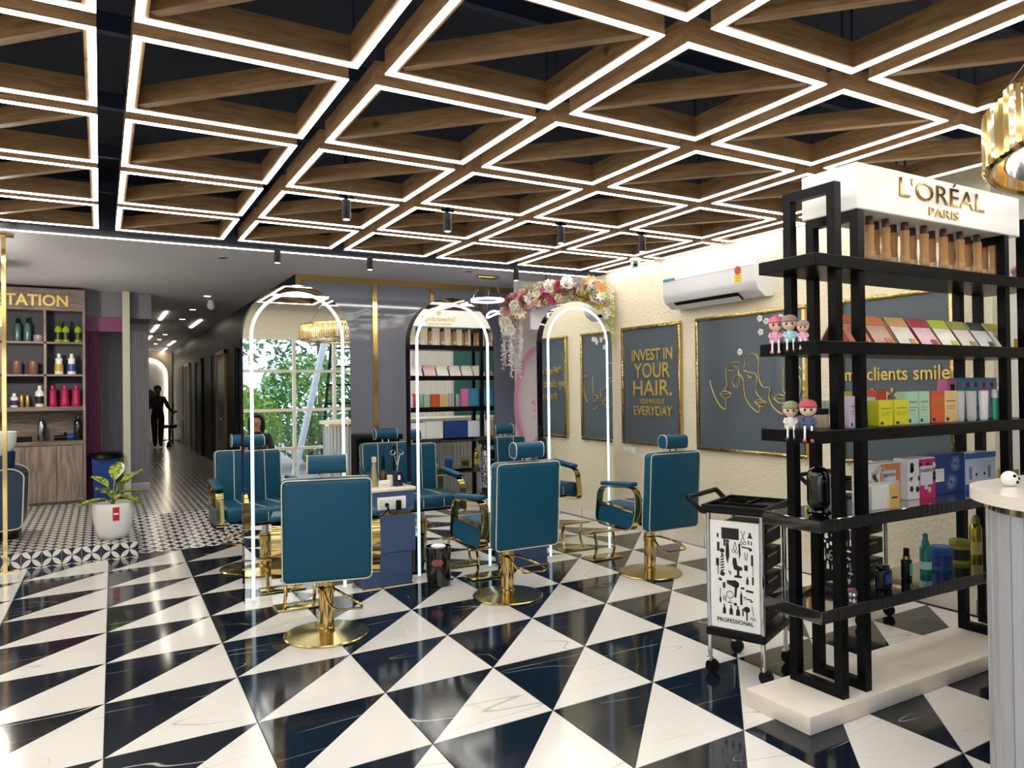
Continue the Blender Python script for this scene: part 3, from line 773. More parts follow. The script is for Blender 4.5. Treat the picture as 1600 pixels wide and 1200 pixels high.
for k in range(14):
    link('red_rose', BM_[0], mat('dark_red', '6e1420', .6), nc, (random.uniform(.0, .12), random.uniform(-.06, .03), random.uniform(1.42, 1.75)), (PI/2, 0, random.uniform(0, 6)), (1.1,)*3)
for k in range(30):
    link('pink_petal', BM_[3], mat('petal_pink', 'dba9b8', .7), nc, (random.uniform(-.12, .05), random.uniform(-.06, .03), random.uniform(.75, 1.4)), (random.uniform(0, 3), random.uniform(0, 3), random.uniform(0, 6)), (.5,)*3)

# ------------------------------------------------------------------ ring pendant lamp
t = thing('ring_pendant', 'gold and white pendant lamp with glowing rings before the grey wall', 'pendant lamp', (4.1, 7.8, ZG))
MB().rbox(-.14, .14, -.05, .05, -.035, 0, .006).build('ceiling_bar', M_gold, t)
for a in range(6):
    an = a*PI/3; MB().cyl((.1*math.cos(an), .03*math.sin(an), -.03), (.2*math.cos(an), .2*math.sin(an), -.29), .0015, seg=4).build('wire', M_chrome, t)
ring = [(.2*math.cos(2*PI*k/32), .2*math.sin(2*PI*k/32), -.30) for k in range(32)]
M_ledp = mat('led_pendant', 'ffffff', .5, emit='f5f0ff', es=1.6)
MB().strip(ring, (0, 0, 1), .03, .012, True).build('glowing_ring', M_ledp, t)
MB().strip([(.13+.13*math.cos(2*PI*k/32), .13*math.sin(2*PI*k/32), -.47+.03*math.sin(4*PI*k/32)) for k in range(32)], (0, 0, 1), .025, .012, True).build('glowing_ring', M_ledp, t)
for x in (.05, .22): MB().cyl((x, 0.1, -.03), (x, .1, -.46), .0015, seg=4).build('wire', M_chrome, t)

# ------------------------------------------------------------------ black shelving with products
sh = thing('display_shelving', 'black metal display shelving with white header on a pale plinth', 'shelving', (0, 0, 0))
PZ = .08
# the plinth is a slab of its own under the shelving
pl_ = MB().rbox(2.63, 4.85, 2.09, 2.45, 0, PZ, .006, 2).build('plinth', mat('pale_plinth', 'e6ddcf', .6, var=.12, vscale=5), None)
tag(pl_, 'low cream slab under the black shelving', 'plinth')
def loop(x, y0, y1, z0, z1, name='post_frame'):
    s = .022
    f = sh
    for y in (y0, y1): MB().box(x-s, x+s, y-s, y+s, z0, z1).build('post', M_black, f, None)
    MB().box(x-s, x+s, y0+s, y1-s, z0, z0+2*s).build('bottom_bar', M_black, f, None)
    MB().box(x-s, x+s, y0+s, y1-s, z1-2*s, z1).build('top_bar', M_black, f, None)
loop(2.925, 2.15, 2.395, PZ, 2.43); loop(3.09, 2.15, 2.395, PZ, 2.32)
loop(4.365, 2.15, 2.395, PZ, 2.32); loop(4.575, 2.15, 2.395, PZ, 2.43)
LV = [2.09, 1.70, 1.30, .905, .505]
for z in LV:
    MB().rbox(2.745, 4.73, 2.112, 2.432, z-.058, z, .003, 1).build('shelf_board', M_glassd if z < 1 else M_black, sh)
hd = MB().rbox(3.06, 4.50, 2.125, 2.43, 2.322, 2.54, .004, 1).build('header_box', M_whiteg, sh)
M_goldmir = mat('gold_mirror', '9a7f48', .12, 1)
LOA, LOB = at_y(1405, 290, 2.12).x, at_y(1537, 315, 2.12).x; LOC, LOW = (LOA+LOB)/2, LOB-LOA
PAA, PAB = at_y(1452, 330, 2.12).x, at_y(1498, 338, 2.12).x; PAC, PAW = (PAA+PAB)/2, PAB-PAA
link('lettering', text_mesh('L\'ORÉAL', .135, .006, 'CENTER', -.001, width=LOW), M_goldmir, hd, (LOC, 2.122, 2.458), (PI/2, 0, 0))
link('lettering', text_mesh('PARIS', .062, .006, 'CENTER', -.0005, width=PAW), M_goldmir, hd, (PAC, 2.122, 2.367), (PI/2, 0, 0))
link('lettering', text_mesh('Schwarzkopf', .09, .006), M_goldleaf, hd, (3.75, 2.433, 2.42), (PI/2, 0, PI))
link('lettering', text_mesh('PROFESSIONAL', .035, .006, sp if False else 'CENTER', 0, 1, 1.5), M_goldleaf, hd, (3.75, 2.433, 2.355), (PI/2, 0, PI))
b = MB(); b.prism([(3.75+x, 2.50+z) for x, z in ((-.02, -.03), (.012, -.03), (.016, -.012), (.03, -.005), (.022, .02), (.0, .03), (-.025, .022), (-.03, .0))], 'y', 2.43, 2.436); b.build('head_emblem', M_goldleaf, hd, None)

def bottle(name, prof, m, loc, label, cat='bottle', group=None, cap=None, capm=None, lab=None, labm=None, sx=1, sy=1, rz=0, seg=16):
    t = thing(name, label, cat, loc, rz, group)
    MB().lathe(prof, seg, sx=sx, sy=sy).build('body', m, t, 45)
    if cap: MB().lathe(cap, seg, sx=min(1, sx*1.2) if sx < 1 else sx, sy=min(1, sy*1.2) if sy < 1 else sy).build('cap', capm, t, 45)
    if lab:
        z0, z1, r = lab; MB().lathe([(r, z0), (r, z1)], seg, sx=sx, sy=sy, cap=False).build('label_band', labm, t, 45)
    return t
# top shelf: tan bottles with brown caps, in two rows
M_tan = mat('tan_plastic', 'b98a55', .3); M_brown = mat('brown_cap', '4d2a22', .35)
tanp = [(.022, 0), (.025, .004), (.0225, .05), (.0195, .1), (.0215, .15), (.0235, .185), (.014, .19)]
capp = [(.018, .186), (.0185, .19), (.017, .228), (.015, .23)]
pos = ['leftmost', 'second', 'third', 'fourth', 'fifth', 'sixth', 'seventh', 'eighth', 'ninth']
for i, x in enumerate([at_y(u, 400, 2.2).x for u in (1359, 1384, 1414, 1444, 1474, 1500, 1527, 1553)]):
    bottle('shampoo_bottle', tanp, M_tan, (x, 2.2, LV[0]), 'tan bottle with brown cap, front row of the top shelf, %s from the left' % pos[i], group='tan bottles on the top shelf', cap=capp, capm=M_brown, lab=(.03, .06, .0241), labm=mat('tan_print', 'c39a68', .4))
for i, x in enumerate([at_y(u, 400, 2.26).x for u in (1345, 1369, 1396, 1426, 1456, 1485, 1512, 1538, 1563)]):
    bottle('shampoo_bottle', tanp, M_tan, (x, 2.26, LV[0]), 'tan bottle with brown cap, rear row of the top shelf, %s from the left' % pos[i], group='tan bottles on the top shelf', cap=capp, capm=M_brown, lab=(.03, .06, .0241), labm=mat('label_cream', 'd9cbb0', .4))
# second shelf: shade cards standing like little tents
cards = [(3.03, 'd9764e', 'e9a07e'), (3.215, 'd07a48', 'c9a08a'), (3.41, 'd9a865', 'efe7dc'), (3.595, 'a9304a', 'eec3cc'), (3.775, 'c3cc3a', 'f0f0e4'), (3.955, '9aa04a', 'e9d9cf'), (4.13, '3d4238', 'dcdcd8'), (4.30, 'c6b63c', 'e8e2d6')]
wc = ['orange', 'copper', 'amber', 'crimson', 'lime', 'olive', 'black', 'yellow']
for i, (x, c1, c2) in enumerate(cards):
    t = thing('shade_card', 'tent shaped %s shade card on the second shelf' % wc[i], 'card', (x, 2.235, LV[1]), 0, 'shade cards on the second shelf')
    MB().prism([(-.085, 0), (.0, .135), (.02, .135), (.0, 0)], 'x', -.0, .008).build('end_flap', mat('card_'+c1, c1, .45), t, None)
    b = MB(); b.prism([(-.088, 0), (-.082, 0), (.004, .135), (-.002, .137)], 'x', 0, .155); b.build('front_card', mat('cardf_'+c2, c2, .35, var=.15, vscale=18), t, None)
    b = MB(); b.prism([(.088, 0), (.082, 0), (-.004, .135), (.002, .137)], 'x', 0, .155); b.build('back_card', mat('cardf2_'+c2, c2, .35), t, None)
    tb = MB(); tb.prism([(-.03, .092), (-.02, .11), (.0, .137), (-.004, .139), (-.034, .093)], 'x', .004, .151); tb.build('colour_band', mat('card_'+c1, c1, .45), t, None)
    MB().prism([(-.0885, .004), (-.074, .028), (-.076, .029), (-.0905, .005)], 'x', .09, .135).build('print', mat('cardp_'+c1, c1, .5), t, None)
# third shelf: cartons, bottles, tube
def carton(x0, x1, y0, y1, z, h, col, label, band=None, name='carton', group='cartons on the third shelf', rz=0, front=None, top=None):
    t = thing(name, label, 'box', ((x0+x1)/2, (y0+y1)/2, z), rz, group)
    w = (x1-x0)/2; d = (y1-y0)/2
    MB().rbox(-w, w, -d, d, 0, h, .002, 1).build('box', mat('carton_'+col, col, .4), t, None)
    if top: MB().box(-w-.0005, w+.0005, -d-.0008, d+.0005, h*.84, h+.0005).build('lid_band', mat('carton_'+top, top, .4), t, None)
    if front:
        for (a, b_, c, d2, cc) in front: MB().box(-w+a*2*w, -w+b_*2*w, -d-.0012, -d, c*h, d2*h).build('print', mat('ink_'+cc, cc, .5), t, None)
    return t
PR = [(.15, .85, .66, .70, '8a8a40'), (.15, .85, .5, .52, '8a8a40'), (.15, .7, .42, .44, '8a8a40'), (.1, .3, .06, .16, '303030')]
carton(3.03, 3.09, 2.16, 2.22, LV[2], .15, 'd9c3dc', 'pale lilac carton at the left of the third shelf', front=PR)
carton(3.115, 3.185, 2.2, 2.26, LV[2], .17, 'd8d23c', 'tall yellow carton behind the post on the third shelf', front=PR)
carton(3.265, 3.374, 2.17, 2.23, LV[2], .125, 'dfd92e', 'first of two squat yellow cartons on the third shelf', front=PR)
carton(3.388, 3.505, 2.17, 2.23, LV[2], .125, 'dfd92e', 'second of two squat yellow cartons on the third shelf', front=PR)
carton(3.20, 3.30, 2.29, 2.35, LV[2], .17, 'bfe3cd', 'mint carton in the rear row of the third shelf', front=PR)
carton(3.34, 3.42, 2.29, 2.35, LV[2], .14, 'cfe6ea', 'pale blue carton in the rear row of the third shelf', front=PR)
carton(3.43, 3.51, 2.29, 2.35, LV[2], .175, 'd8502c', 'red orange carton in the rear row of the third shelf', front=PR)
carton(3.51, 3.602, 2.18, 2.24, LV[2], .165, 'b3dcc2', 'left one of two mint cartons in the front row of the third shelf', front=PR)
carton(3.61, 3.70, 2.18, 2.24, LV[2], .165, 'b3dcc2', 'right one of two mint cartons in the front row of the third shelf', front=PR)
carton(3.712, 3.825, 2.18, 2.24, LV[2], .165, 'e0612f', 'orange carton beside the mint cartons on the third shelf', front=PR, top='d4542a')
carton(3.835, 3.95, 2.18, 2.24, LV[2], .165, 'ecc98a', 'peach carton on the third shelf', front=PR)
wb_ = [(.026, 0), (.031, .01), (.032, .07), (.036, .155), (.034, .162)]
for i, (x, c) in enumerate(((4.005, '3f8a5c'), (4.12, '3f8a5c'), (4.24, 'c23a74'))):
    bottle('tube_bottle', wb_, mat('pearl_grey', 'cfcfcd', .3) if i < 2 else M_whiteg, (x, 2.2, LV[2]), ['first pearl grey flared bottle on the third shelf', 'second pearl grey flared bottle on the third shelf', 'white flared bottle with pink top on the third shelf'][i], cap=[(.035, .162), (.033, .168)], capm=mat('lid_'+c, c, .4), sy=.6, group='flared bottles on the third shelf')
bottle('gradient_tube', [(.022, .0), (.025, .02), (.027, .10), (.026, .12)], mat('teal_tube', '3fb58c', .3), (4.36, 2.2, LV[2]), 'white to green tube at the right of the third shelf', 'tube', cap=[(.025, .121), (.022, .16), (.015, .168)], capm=M_whiteg, sy=.6)
t = thing('gift_box', 'blue patterned gift box standing at the back of the third shelf', 'box', (4.39, 2.33, LV[2]))
MB().rbox(-.2, .2, -.025, .025, 0, .235, .003, 1).build('box', mat('gift_blue', '3d86a8', .35), t)
random.seed(5)
for k in range(9):
    for q in range(4):
        MB().cyl((-.17+k*.042+(q % 2)*.02, -.0262, .06+q*.045), (-.17+k*.042+(q % 2)*.02, -.0255, .06+q*.045), .017, seg=6).build('print_motif', mat('gift_print_%d' % ((k+q) % 2), ('20304f', 'b46fb0')[(k+q) % 2], .4), t, None)
t = thing('gift_box', 'pink gift box beside the blue patterned box', 'box', (4.14, 2.34, LV[2])); MB().rbox(-.045, .045, -.03, .03, 0, .23, .003, 1).build('box', mat('gift_pink', 'c86a9a', .35), t); MB().box(-.02, .02, -.032, -.03, .05, .2).build('print', M_blackpl, t, None)
for i, (x, c) in enumerate(((2.86, 'd6bfc2'), (2.99, 'd8c3a5'))):
    bottle('cream_jar', [(.045, 0), (.047, .005), (.047, .06), (.04, .065)], mat('jar_'+c, c, .3), (x, 2.3, LV[2]), ['pink jar with black lid behind the seated dolls', 'beige jar with black lid near the shelf post'][i], 'jar', cap=[(.048, .066), (.048, .09)], capm=M_blackpl)
# items at the right end of the shelves
t = thing('pink_pompom', 'pink fluffy ornament at the right end of the top shelf', 'ornament', (4.67, 2.2, LV[0]))
b = MB(); 
for k in range(14): b.ball((random.uniform(-.03, .03), random.uniform(-.03, .03), .03+random.uniform(0, .05)), .025, 6)
b.build('fluff', mat('fluff_pink', 'e5b3c4', .9), t); MB().cyl((0, 0, 0), (0, 0, .03), .03, seg=10).build('foot', M_whiteg, t)
carton(4.63, 4.72, 2.15, 2.23, LV[1], .06, 'd8b92a', 'small yellow carton at the right end of the second shelf', front=PR)
# fourth shelf
t = thing('scent_diffuser', 'glossy black capsule shaped scent diffuser on the fourth shelf', 'diffuser', (2.945, 2.27, LV[3]))
MB().lathe([(.05, 0), (.055, .004), (.05, .012)], 24).build('foot', M_blackg, t)
MB().lathe([(.02, .012), (.04, .018), (.05, .035), (.053, .06), (.053, .158), (.05, .183), (.04, .2), (.022, .211), (.005, .213)], 24).build('body', M_blackg, t, 60)
MB().cyl((-.02, -.047, .15), (-.021, -.0505, .15), .008, seg=14).build('emblem', M_chrome, t)
carton(3.0, 3.1, 2.3, 2.38, LV[3], .07, 'c8dbe2', 'pale blue carton behind the diffuser', group='cartons on the fourth shelf')
carton(3.17, 3.385, 2.15, 2.23, LV[3], .115, 'e9e6df', 'white and gold carton in front of the floral boxes', group='cartons on the fourth shelf', front=[(.62, 1, 0, 1, 'd9b46a'), (.55, .62, .0, .5, 'e6cf9c'), (.68, .9, .4, .46, 'ffffff')])
def floral(x0, x1, y, h, cols, label, word):
    t = thing('gift_box', label, 'box', ((x0+x1)/2, y, LV[3]), 0, 'gift boxes on the fourth shelf')
    w = (x1-x0)/2; MB().rbox(-w, w, -.03, .05, 0, h, .002, 1).build('box', M_whiteg, t)
    MB().box(-.2*w, .98*w, -.0312, -.03, 0, h*.97).build('print_field', mat('field_'+cols[0], cols[0], .45), t, None)
    random.seed(int(h*1000)+len(label))
    for k in range(26):
        x = random.uniform(-w*.9, w*.9); z = random.uniform(.02, h-.02); b = MB()
        for q in range(5):
            a = q*2*PI/5; b.cyl((x+.009*math.cos(a), -.0322, z+.009*math.sin(a)), (x+.009*math.cos(a), -.0313, z+.009*math.sin(a)), .0075, seg=6)
        b.build('print_flower', mat('fl_'+cols[1+k % 2], cols[1+k % 2], .5), t, None)
    lbp = MB().box(-.05+w*.25, .06+w*.25, -.0335, -.0318, h*.33, h*.8).build('name_label', mat('label_pale', 'dfe0ea', .4), t, None)
    link('lettering', text_mesh(word, .026, .001), M_blackpl, lbp, (w*.25+.005, -.0338, h*.68), (PI/2, 0, 0))
floral(3.30, 3.585, 2.30, .20, ('e08a55', 'f0d2b4', 'e7e2da'), 'white box with orange flowers on the fourth shelf', 'KANPEKI')
floral(3.60, 3.84, 2.27, .212, ('d22f73', 'f3eef0', '2b2b2b'), 'white box with pink flowers on the fourth shelf', 'KANPEKI')
t = thing('gift_box', 'navy box with silver flower lines on the fourth shelf', 'box', (4.02, 2.30, LV[3]), 0, 'gift boxes on the fourth shelf')
MB().rbox(-.16, .155, -.03, .06, 0, .215, .002, 1).build('box', mat('navy_box', '1c3f86', .35), t)
for (cx, cz, R_) in ((.06, .16, .07), (.02, .06, .07)):
    for k in range(16):
        a = 2*PI*k/16; MB().tube([(cx+.012*math.cos(a), -.0315, cz+.012*math.sin(a)), (cx+R_*.75*math.cos(a+.1), -.0315, cz+R_*.6*math.sin(a+.1))], .0012, 4).build('print_line', mat('silver_ink', 'cfd8ea', .4), t)
MB().box(-.14, -.05, -.032, -.03, .07, .14).build('name_label', M_whiteg, t, None)
t = thing('kit_box', 'white and blue kit box at the right of the fourth shelf', 'box', (4.34, 2.30, LV[3]), 0, 'gift boxes on the fourth shelf')
MB().rbox(-.16, .15, -.03, .06, 0, .205, .002, 1).build('box', mat('kit_white', 'd8e0ee', .35), t)
for (a, b_) in ((0, .035), (.175, .206)): MB().box(-.161, .151, -.0315, -.0302, a, b_).build('print_band', mat('kit_blue', '2f6bae', .4), t, None)
for x in (-.11, .08): MB().box(x-.012, x+.012, -.0315, -.0302, .06, .13).build('print_bottle', mat('kit_pic', '7f92c8', .4), t, None)
for x in (-.05, .03): MB().cyl((x, -.0315, .085), (x, -.0302, .085), .009, seg=10).build('print_dot', M_blackpl, t, None)
carton(4.53, 4.6, 2.2, 2.28, LV[3], .10, 'dcae6a', 'small orange carton at the right end of the fourth shelf', group='cartons on the fourth shelf')
# bottom shelf
M_gl = lambda n, c: mat('glass_'+n, c, .06, trans=.35)
t = thing('perfume_bottle', 'dark blue glass bottle on the bottom shelf', 'bottle', (3.32, 2.2, LV[4])); MB().rbox(-.04, .04, -.025, .025, 0, .095, .012, 3).build('body', M_gl('navy', '1b2440'), t); MB().rbox(-.03, .03, -.018, .018, .095, .115, .006, 2).build('cap', M_blackg, t); MB().box(-.02, .03, -.0262, -.025, .03, .075).build('name_label', mat('lab_blue', '33518c', .4), t, None)
t = thing('serum_bottle', 'small dark serum bottle with black pump on the bottom shelf', 'bottle', (3.588, 2.25, LV[4])); MB().rbox(-.021, .021, -.02, .02, 0, .10, .006, 2).build('body', M_gl('green', '15211c'), t); MB().lathe([(.014, .1), (.018, .102), (.018, .118), (.012, .12)], 12).build('collar', M_gold, t); MB().lathe([(.014, .12), (.014, .155), (.01, .158)], 12).build('cap', M_blackpl, t); MB().box(-.004, .019, -.0212, -.02, .02, .08).build('name_label', mat('lab_mint', '5fb59c', .4), t, None)
bottle('spray_bottle', [(.026, 0), (.028, .005), (.028, .135), (.021, .15), (.015, .155)], M_gl('teal', '1f8f86'), (3.755, 2.25, LV[4]), 'teal spray bottle on the bottom shelf', cap=[(.019, .156), (.018, .17), (.012, .185), (.014, .205), (.008, .215)], capm=mat('teal_cap', '1d7d78', .4), lab=(.03, .07, .0283), labm=mat('lab_mint2', 'a8d6cc', .4))
bottle('gel_jar', [(.05, 0), (.052, .005), (.052, .095), (.047, .098)], M_gl('blue', '2a6fae'), (3.935, 2.27, LV[4]), 'blue gel jar on the bottom shelf', 'jar', cap=[(.053, .099), (.054, .122), (.051, .125)], capm=mat('blue_lid', '2b62a5', .35), lab=(.02, .08, .0524), labm=mat('lab_navy', '22307a', .4))
bottle('wax_jar', [(.05, 0), (.052, .005), (.052, .10), (.047, .103)], M_gl('yellow', 'a9a648'), (4.162, 2.3, LV[4]), 'yellow green wax jar on the bottom shelf', 'jar', cap=[(.053, .104), (.054, .126), (.051, .129)], capm=mat('olive_lid', '8d8f35', .35), lab=(.02, .08, .0524), labm=mat('lab_dark', '23241a', .4))
bottle('hair_spray', [(.03, 0), (.032, .004), (.032, .17), (.027, .19), (.019, .20)], mat('gold_can', 'b5a548', .25, .8), (4.325, 2.3, LV[4]), 'tall gold hair spray can on the bottom shelf', 'spray can', cap=[(.02, .201), (.021, .225), (.014, .24), (.008, .25)], capm=mat('gold_cap', 'b9a75a', .4), lab=(.03, .10, .0323), labm=mat('lab_gold', 'c9bc74', .4))
bottle('compact_tin', [(.026, 0), (.028, .004), (.028, .02), (.026, .022)], M_chrome, (3.075, 2.19, LV[4]), 'flat silver tin on the left of the bottom shelf', 'tin', cap=[(.028, .0225), (.028, .034), (.025, .036)], capm=mat('tin_pink', '8f5b66', .3))
# items that only the middle mirror shows: rear sides of the shelves
for i, (x, c) in enumerate(((3.95, '4f9a6a'), (4.02, '3f8a5c'), (4.09, 'a83550'))):
    bottle('cream_tube', [(.022, 0), (.022, .03), (.012, .033)], mat('tubecap_'+c, c, .4), (x-.85+i*.0, 2.395, LV[2]), 'white cream tube with %s cap on the mirror side of the third shelf' % ['pale green', 'dark green', 'red'][i], 'tube', cap=[(.02, .034), (.026, .06), (.028, .12), (.027, .125)], capm=M_whiteg, sy=.5)
# ------------------------------------------------------------------ little seated dolls
M_skin = mat('doll_skin', 'f0cdb4', .6)
def doll(x, y, z, hat, shirt, shoe, sc, label, rz=0, tilt=0, cloche=False):
    t = thing('seated_doll', label, 'figurine', (x, y, z), rz, 'seated dolls on shelf edges'); t.scale = (sc,)*3
    MB().lathe([(.03, .0), (.036, .01), (.03, .04), (.02, .065), (.012, .075)], 14).build('torso', mat('doll_'+shirt, shirt, .6), t, 60)
    h = MB().ball((tilt, -.005, .105), .04, 16, (1, .95, .95)).build('head', M_skin, t, 60)
    MB().lathe([(.043, .112), (.045, .118), (.038, .14), (.02, .152), (.004, .155)], 16, (tilt, 0, 0)).build('hat', mat('hat_'+hat, hat, .7), h, 60)
    MB().ball((tilt-.0, -.026, .118), .03, 10, (1.1, 1, .25)).build('hat_brim', mat('hat_'+hat, hat, .7), h)
    MB().ball((tilt, .006, .10), .04, 12, (1.04, .9, .9)).build('hair', mat('doll_hair', '5b3a30', .7), h)
    for s in (-1, 1):
        MB().ball((tilt+s*.015, -.041, .102), .006, 8, (1, .5, 1.2)).build('eye', M_blackg, h)
        MB().tube([(s*.026, -.005, .058), (s*.034, -.022, .04), (s*.018, -.034, .028)], .008, 6).build('arm', mat('doll_'+shirt, shirt, .6), t)
        MB().tube(rounded3([(s*.014, -.01, .012), (s*.016, -.05, .018), (s*.016, -.066, .004), (s*.017, -.07, -.045)]), .0055, 6).build('leg', M_whiteg, t)
        MB().ball((s*.018, -.078, -.05), .013, 8, (.8, 1.2, .7)).build('shoe', mat('shoe_'+shoe, shoe, .5), t)
    return t
Z2 = LV[1]; Z3 = LV[2]
rz_ = -.9
doll(2.775, 2.36, Z2, 'd9748c', 'e9a9c4', 'e9a9c4', .85, 'seated doll in pink cap, leftmost on the second shelf edge', rz_, .004)
doll(2.785, 2.285, Z2, '9a8580', 'a9d4dd', '2a2a2a', .85, 'seated doll in grey beret and blue top on the second shelf edge', rz_, -.004)
doll(2.79, 2.22, Z2, 'a89590', 'e9b4c8', 'e9b4c8', .65, 'small seated doll in pink dress on the second shelf edge', rz_)
doll(2.785, 2.29, Z3, '8a9a72', 'e7e2dc', '2a2a2a', .85, 'seated doll in green beret on the third shelf edge', rz_)
doll(2.79, 2.20, Z3, 'bf5560', '4a5578', 'd0606c', .9, 'seated doll in red hat with a heart on the third shelf edge', rz_)

# ------------------------------------------------------------------ salon trolleys
M_icon = mat('icon_black', '101114', .5); M_iconw = mat('icon_white', 'f0f0f0', .5)
def icons(t, face, mi, word=True):
    """flat printed tool pictures; face(p,q,lift) maps panel coordinates (p across 0..1, q up 0..1) to local space; W x H metres"""
    Wp, Hp = .27, .62
    def P(x, y): return face(x, y)
    def poly(pts, name='print_icon'):
        b = MB(); vs = [b.b.verts.new(P(x, y)) for x, y in pts]; b.b.faces.new(vs); b.build(name, mi, t, None)
    def rect(x, y, w, h, a=0):
        c, s = math.cos(a), math.sin(a); k = Wp/Hp
        poly([(x+(u*w/2*c-v*h/2*s/k), y+(u*w/2*s*k+v*h/2*c)) for u, v in ((-1, -1), (1, -1), (1, 1), (-1, 1))])
    def disc(x, y, r, ry=None): poly([(x+r*math.cos(2*PI*i/14), y+(ry or r*Wp/Hp)*math.sin(2*PI*i/14)) for i in range(14)])
    def ring(x, y, r, w=.012):
        b = MB(); k = Wp/Hp
        for i in range(14):
            a, c = 2*PI*i/14, 2*PI*(i+1)/14
            b.quad(P(x+r*math.cos(a), y+r*k*math.sin(a)), P(x+r*math.cos(c), y+r*k*math.sin(c)), P(x+(r-w)*math.cos(c), y+(r-w)*k*math.sin(c)), P(x+(r-w)*math.cos(a), y+(r-w)*k*math.sin(a)))
        b.build('print_icon', mi, t, None)
    # clapper board shaped panel and scissors
    rect(.42, .885, .36, .105); rect(.30, .80, .04, .07)
    rect(.68, .87, .012, .11, .35); rect(.68, .87, .012, .11, -.35); ring(.645, .805, .035); ring(.715, .81, .035)
    poly([(.77, .86), (.88, .86), (.85, .885), (.84, .91), (.80, .91), (.80, .885)]); rect(.79, .82, .022, .035); rect(.85, .815, .022, .035)
    disc(.16, .86, .022, .022); rect(.17, .755, .05, .085)
    poly([(.33, .80), (.39, .80), (.40, .68), (.36, .60), (.32, .68)]); rect(.36, .815, .07, .025)          # clipper
    disc(.25, .72, .05); rect(.25, .685, .045, .02)
    for i in range(6): rect(.25, .665-i*.026, .085, .013, .5)
    disc(.25, .505, .05)
    ring(.49, .73, .04); ring(.545, .725, .04); rect(.50, .78, .012, .07, -.2); rect(.535, .78, .012, .07, .2)
    poly([(.585, .80), (.625, .80), (.63, .70), (.60, .655)]); rect(.75, .77, .2, .013, -.12); disc(.83, .755, .035, .012)
    rect(.72, .69, .014, .07, .1); rect(.76, .69, .014, .07, -.1); rect(.86, .66, .045, .10); rect(.875, .57, .012, .09)
    rect(.15, .61, .065, .07); rect(.16, .535, .02, .08)
    poly([(.47, .665), (.54, .665), (.56, .60), (.66, .585), (.66, .56), (.60, .55), (.60, .51), (.66, .50), (.64, .485), (.50, .485), (.49, .50), (.55, .51), (.55, .55), (.49, .56), (.46, .62)])   # barber chair
    poly([(.70, .61), (.77, .61), (.77, .56), (.70, .56)]); rect(.39, .53, .02, .025); rect(.42, .52, .02, .03)
    poly([(.16, .45), (.20, .47), (.25, .445), (.22, .435), (.18, .44)]); rect(.28, .40, .05, .055)
    poly([(.34, .45), (.46, .455), (.52, .46), (.585, .44), (.59, .41), (.55, .385), (.53, .30), (.49, .30), (.50, .39), (.34, .42)])   # dryer
    disc(.545, .42, .045)
    rect(.76, .46, .05, .05); rect(.76, .495, .025, .02); rect(.87, .475, .035, .075); rect(.66, .395, .07, .02); rect(.80, .375, .15, .02, -.1)
    ring(.40, .32, .08, .014); rect(.40, .265, .012, .035); rect(.40, .245, .10, .008)
    rect(.20, .31, .014, .12); disc(.20, .26, .022, .03); rect(.27, .28, .018, .05); rect(.31, .275, .018, .05)
    disc(.51, .238, .035, .014); rect(.63, .29, .045, .10); rect(.63, .35, .018, .03); ring(.71, .31, .03); rect(.79, .30, .09, .012, -.12); rect(.84, .285, .05, .015)
    for x, w in ((.28, .07), (.42, .075), (.56, .085)): poly([(x-w/2, .135), (x+w/2, .135), (x+w/2*.9, .185), (x+.012, .20), (x+.012, .225), (x-.02, .225), (x-.012, .20), (x-w/2*.9, .185)])
    rect(.66, .175, .03, .07); disc(.74, .205, .065); rect(.74, .14, .03, .075)
    rect(.86, .20, .014, .09, .15); ring(.84, .13, .032); ring(.885, .125, .03)
    if word:
        me = text_mesh('PROFESSIONAL', .032, .0006, 'CENTER', .0008, .93)
        for v in me.vertices: v.co = face(.5+v.co.x/Wp, .075+v.co.y/Hp)
        link('lettering', me, mi, t)
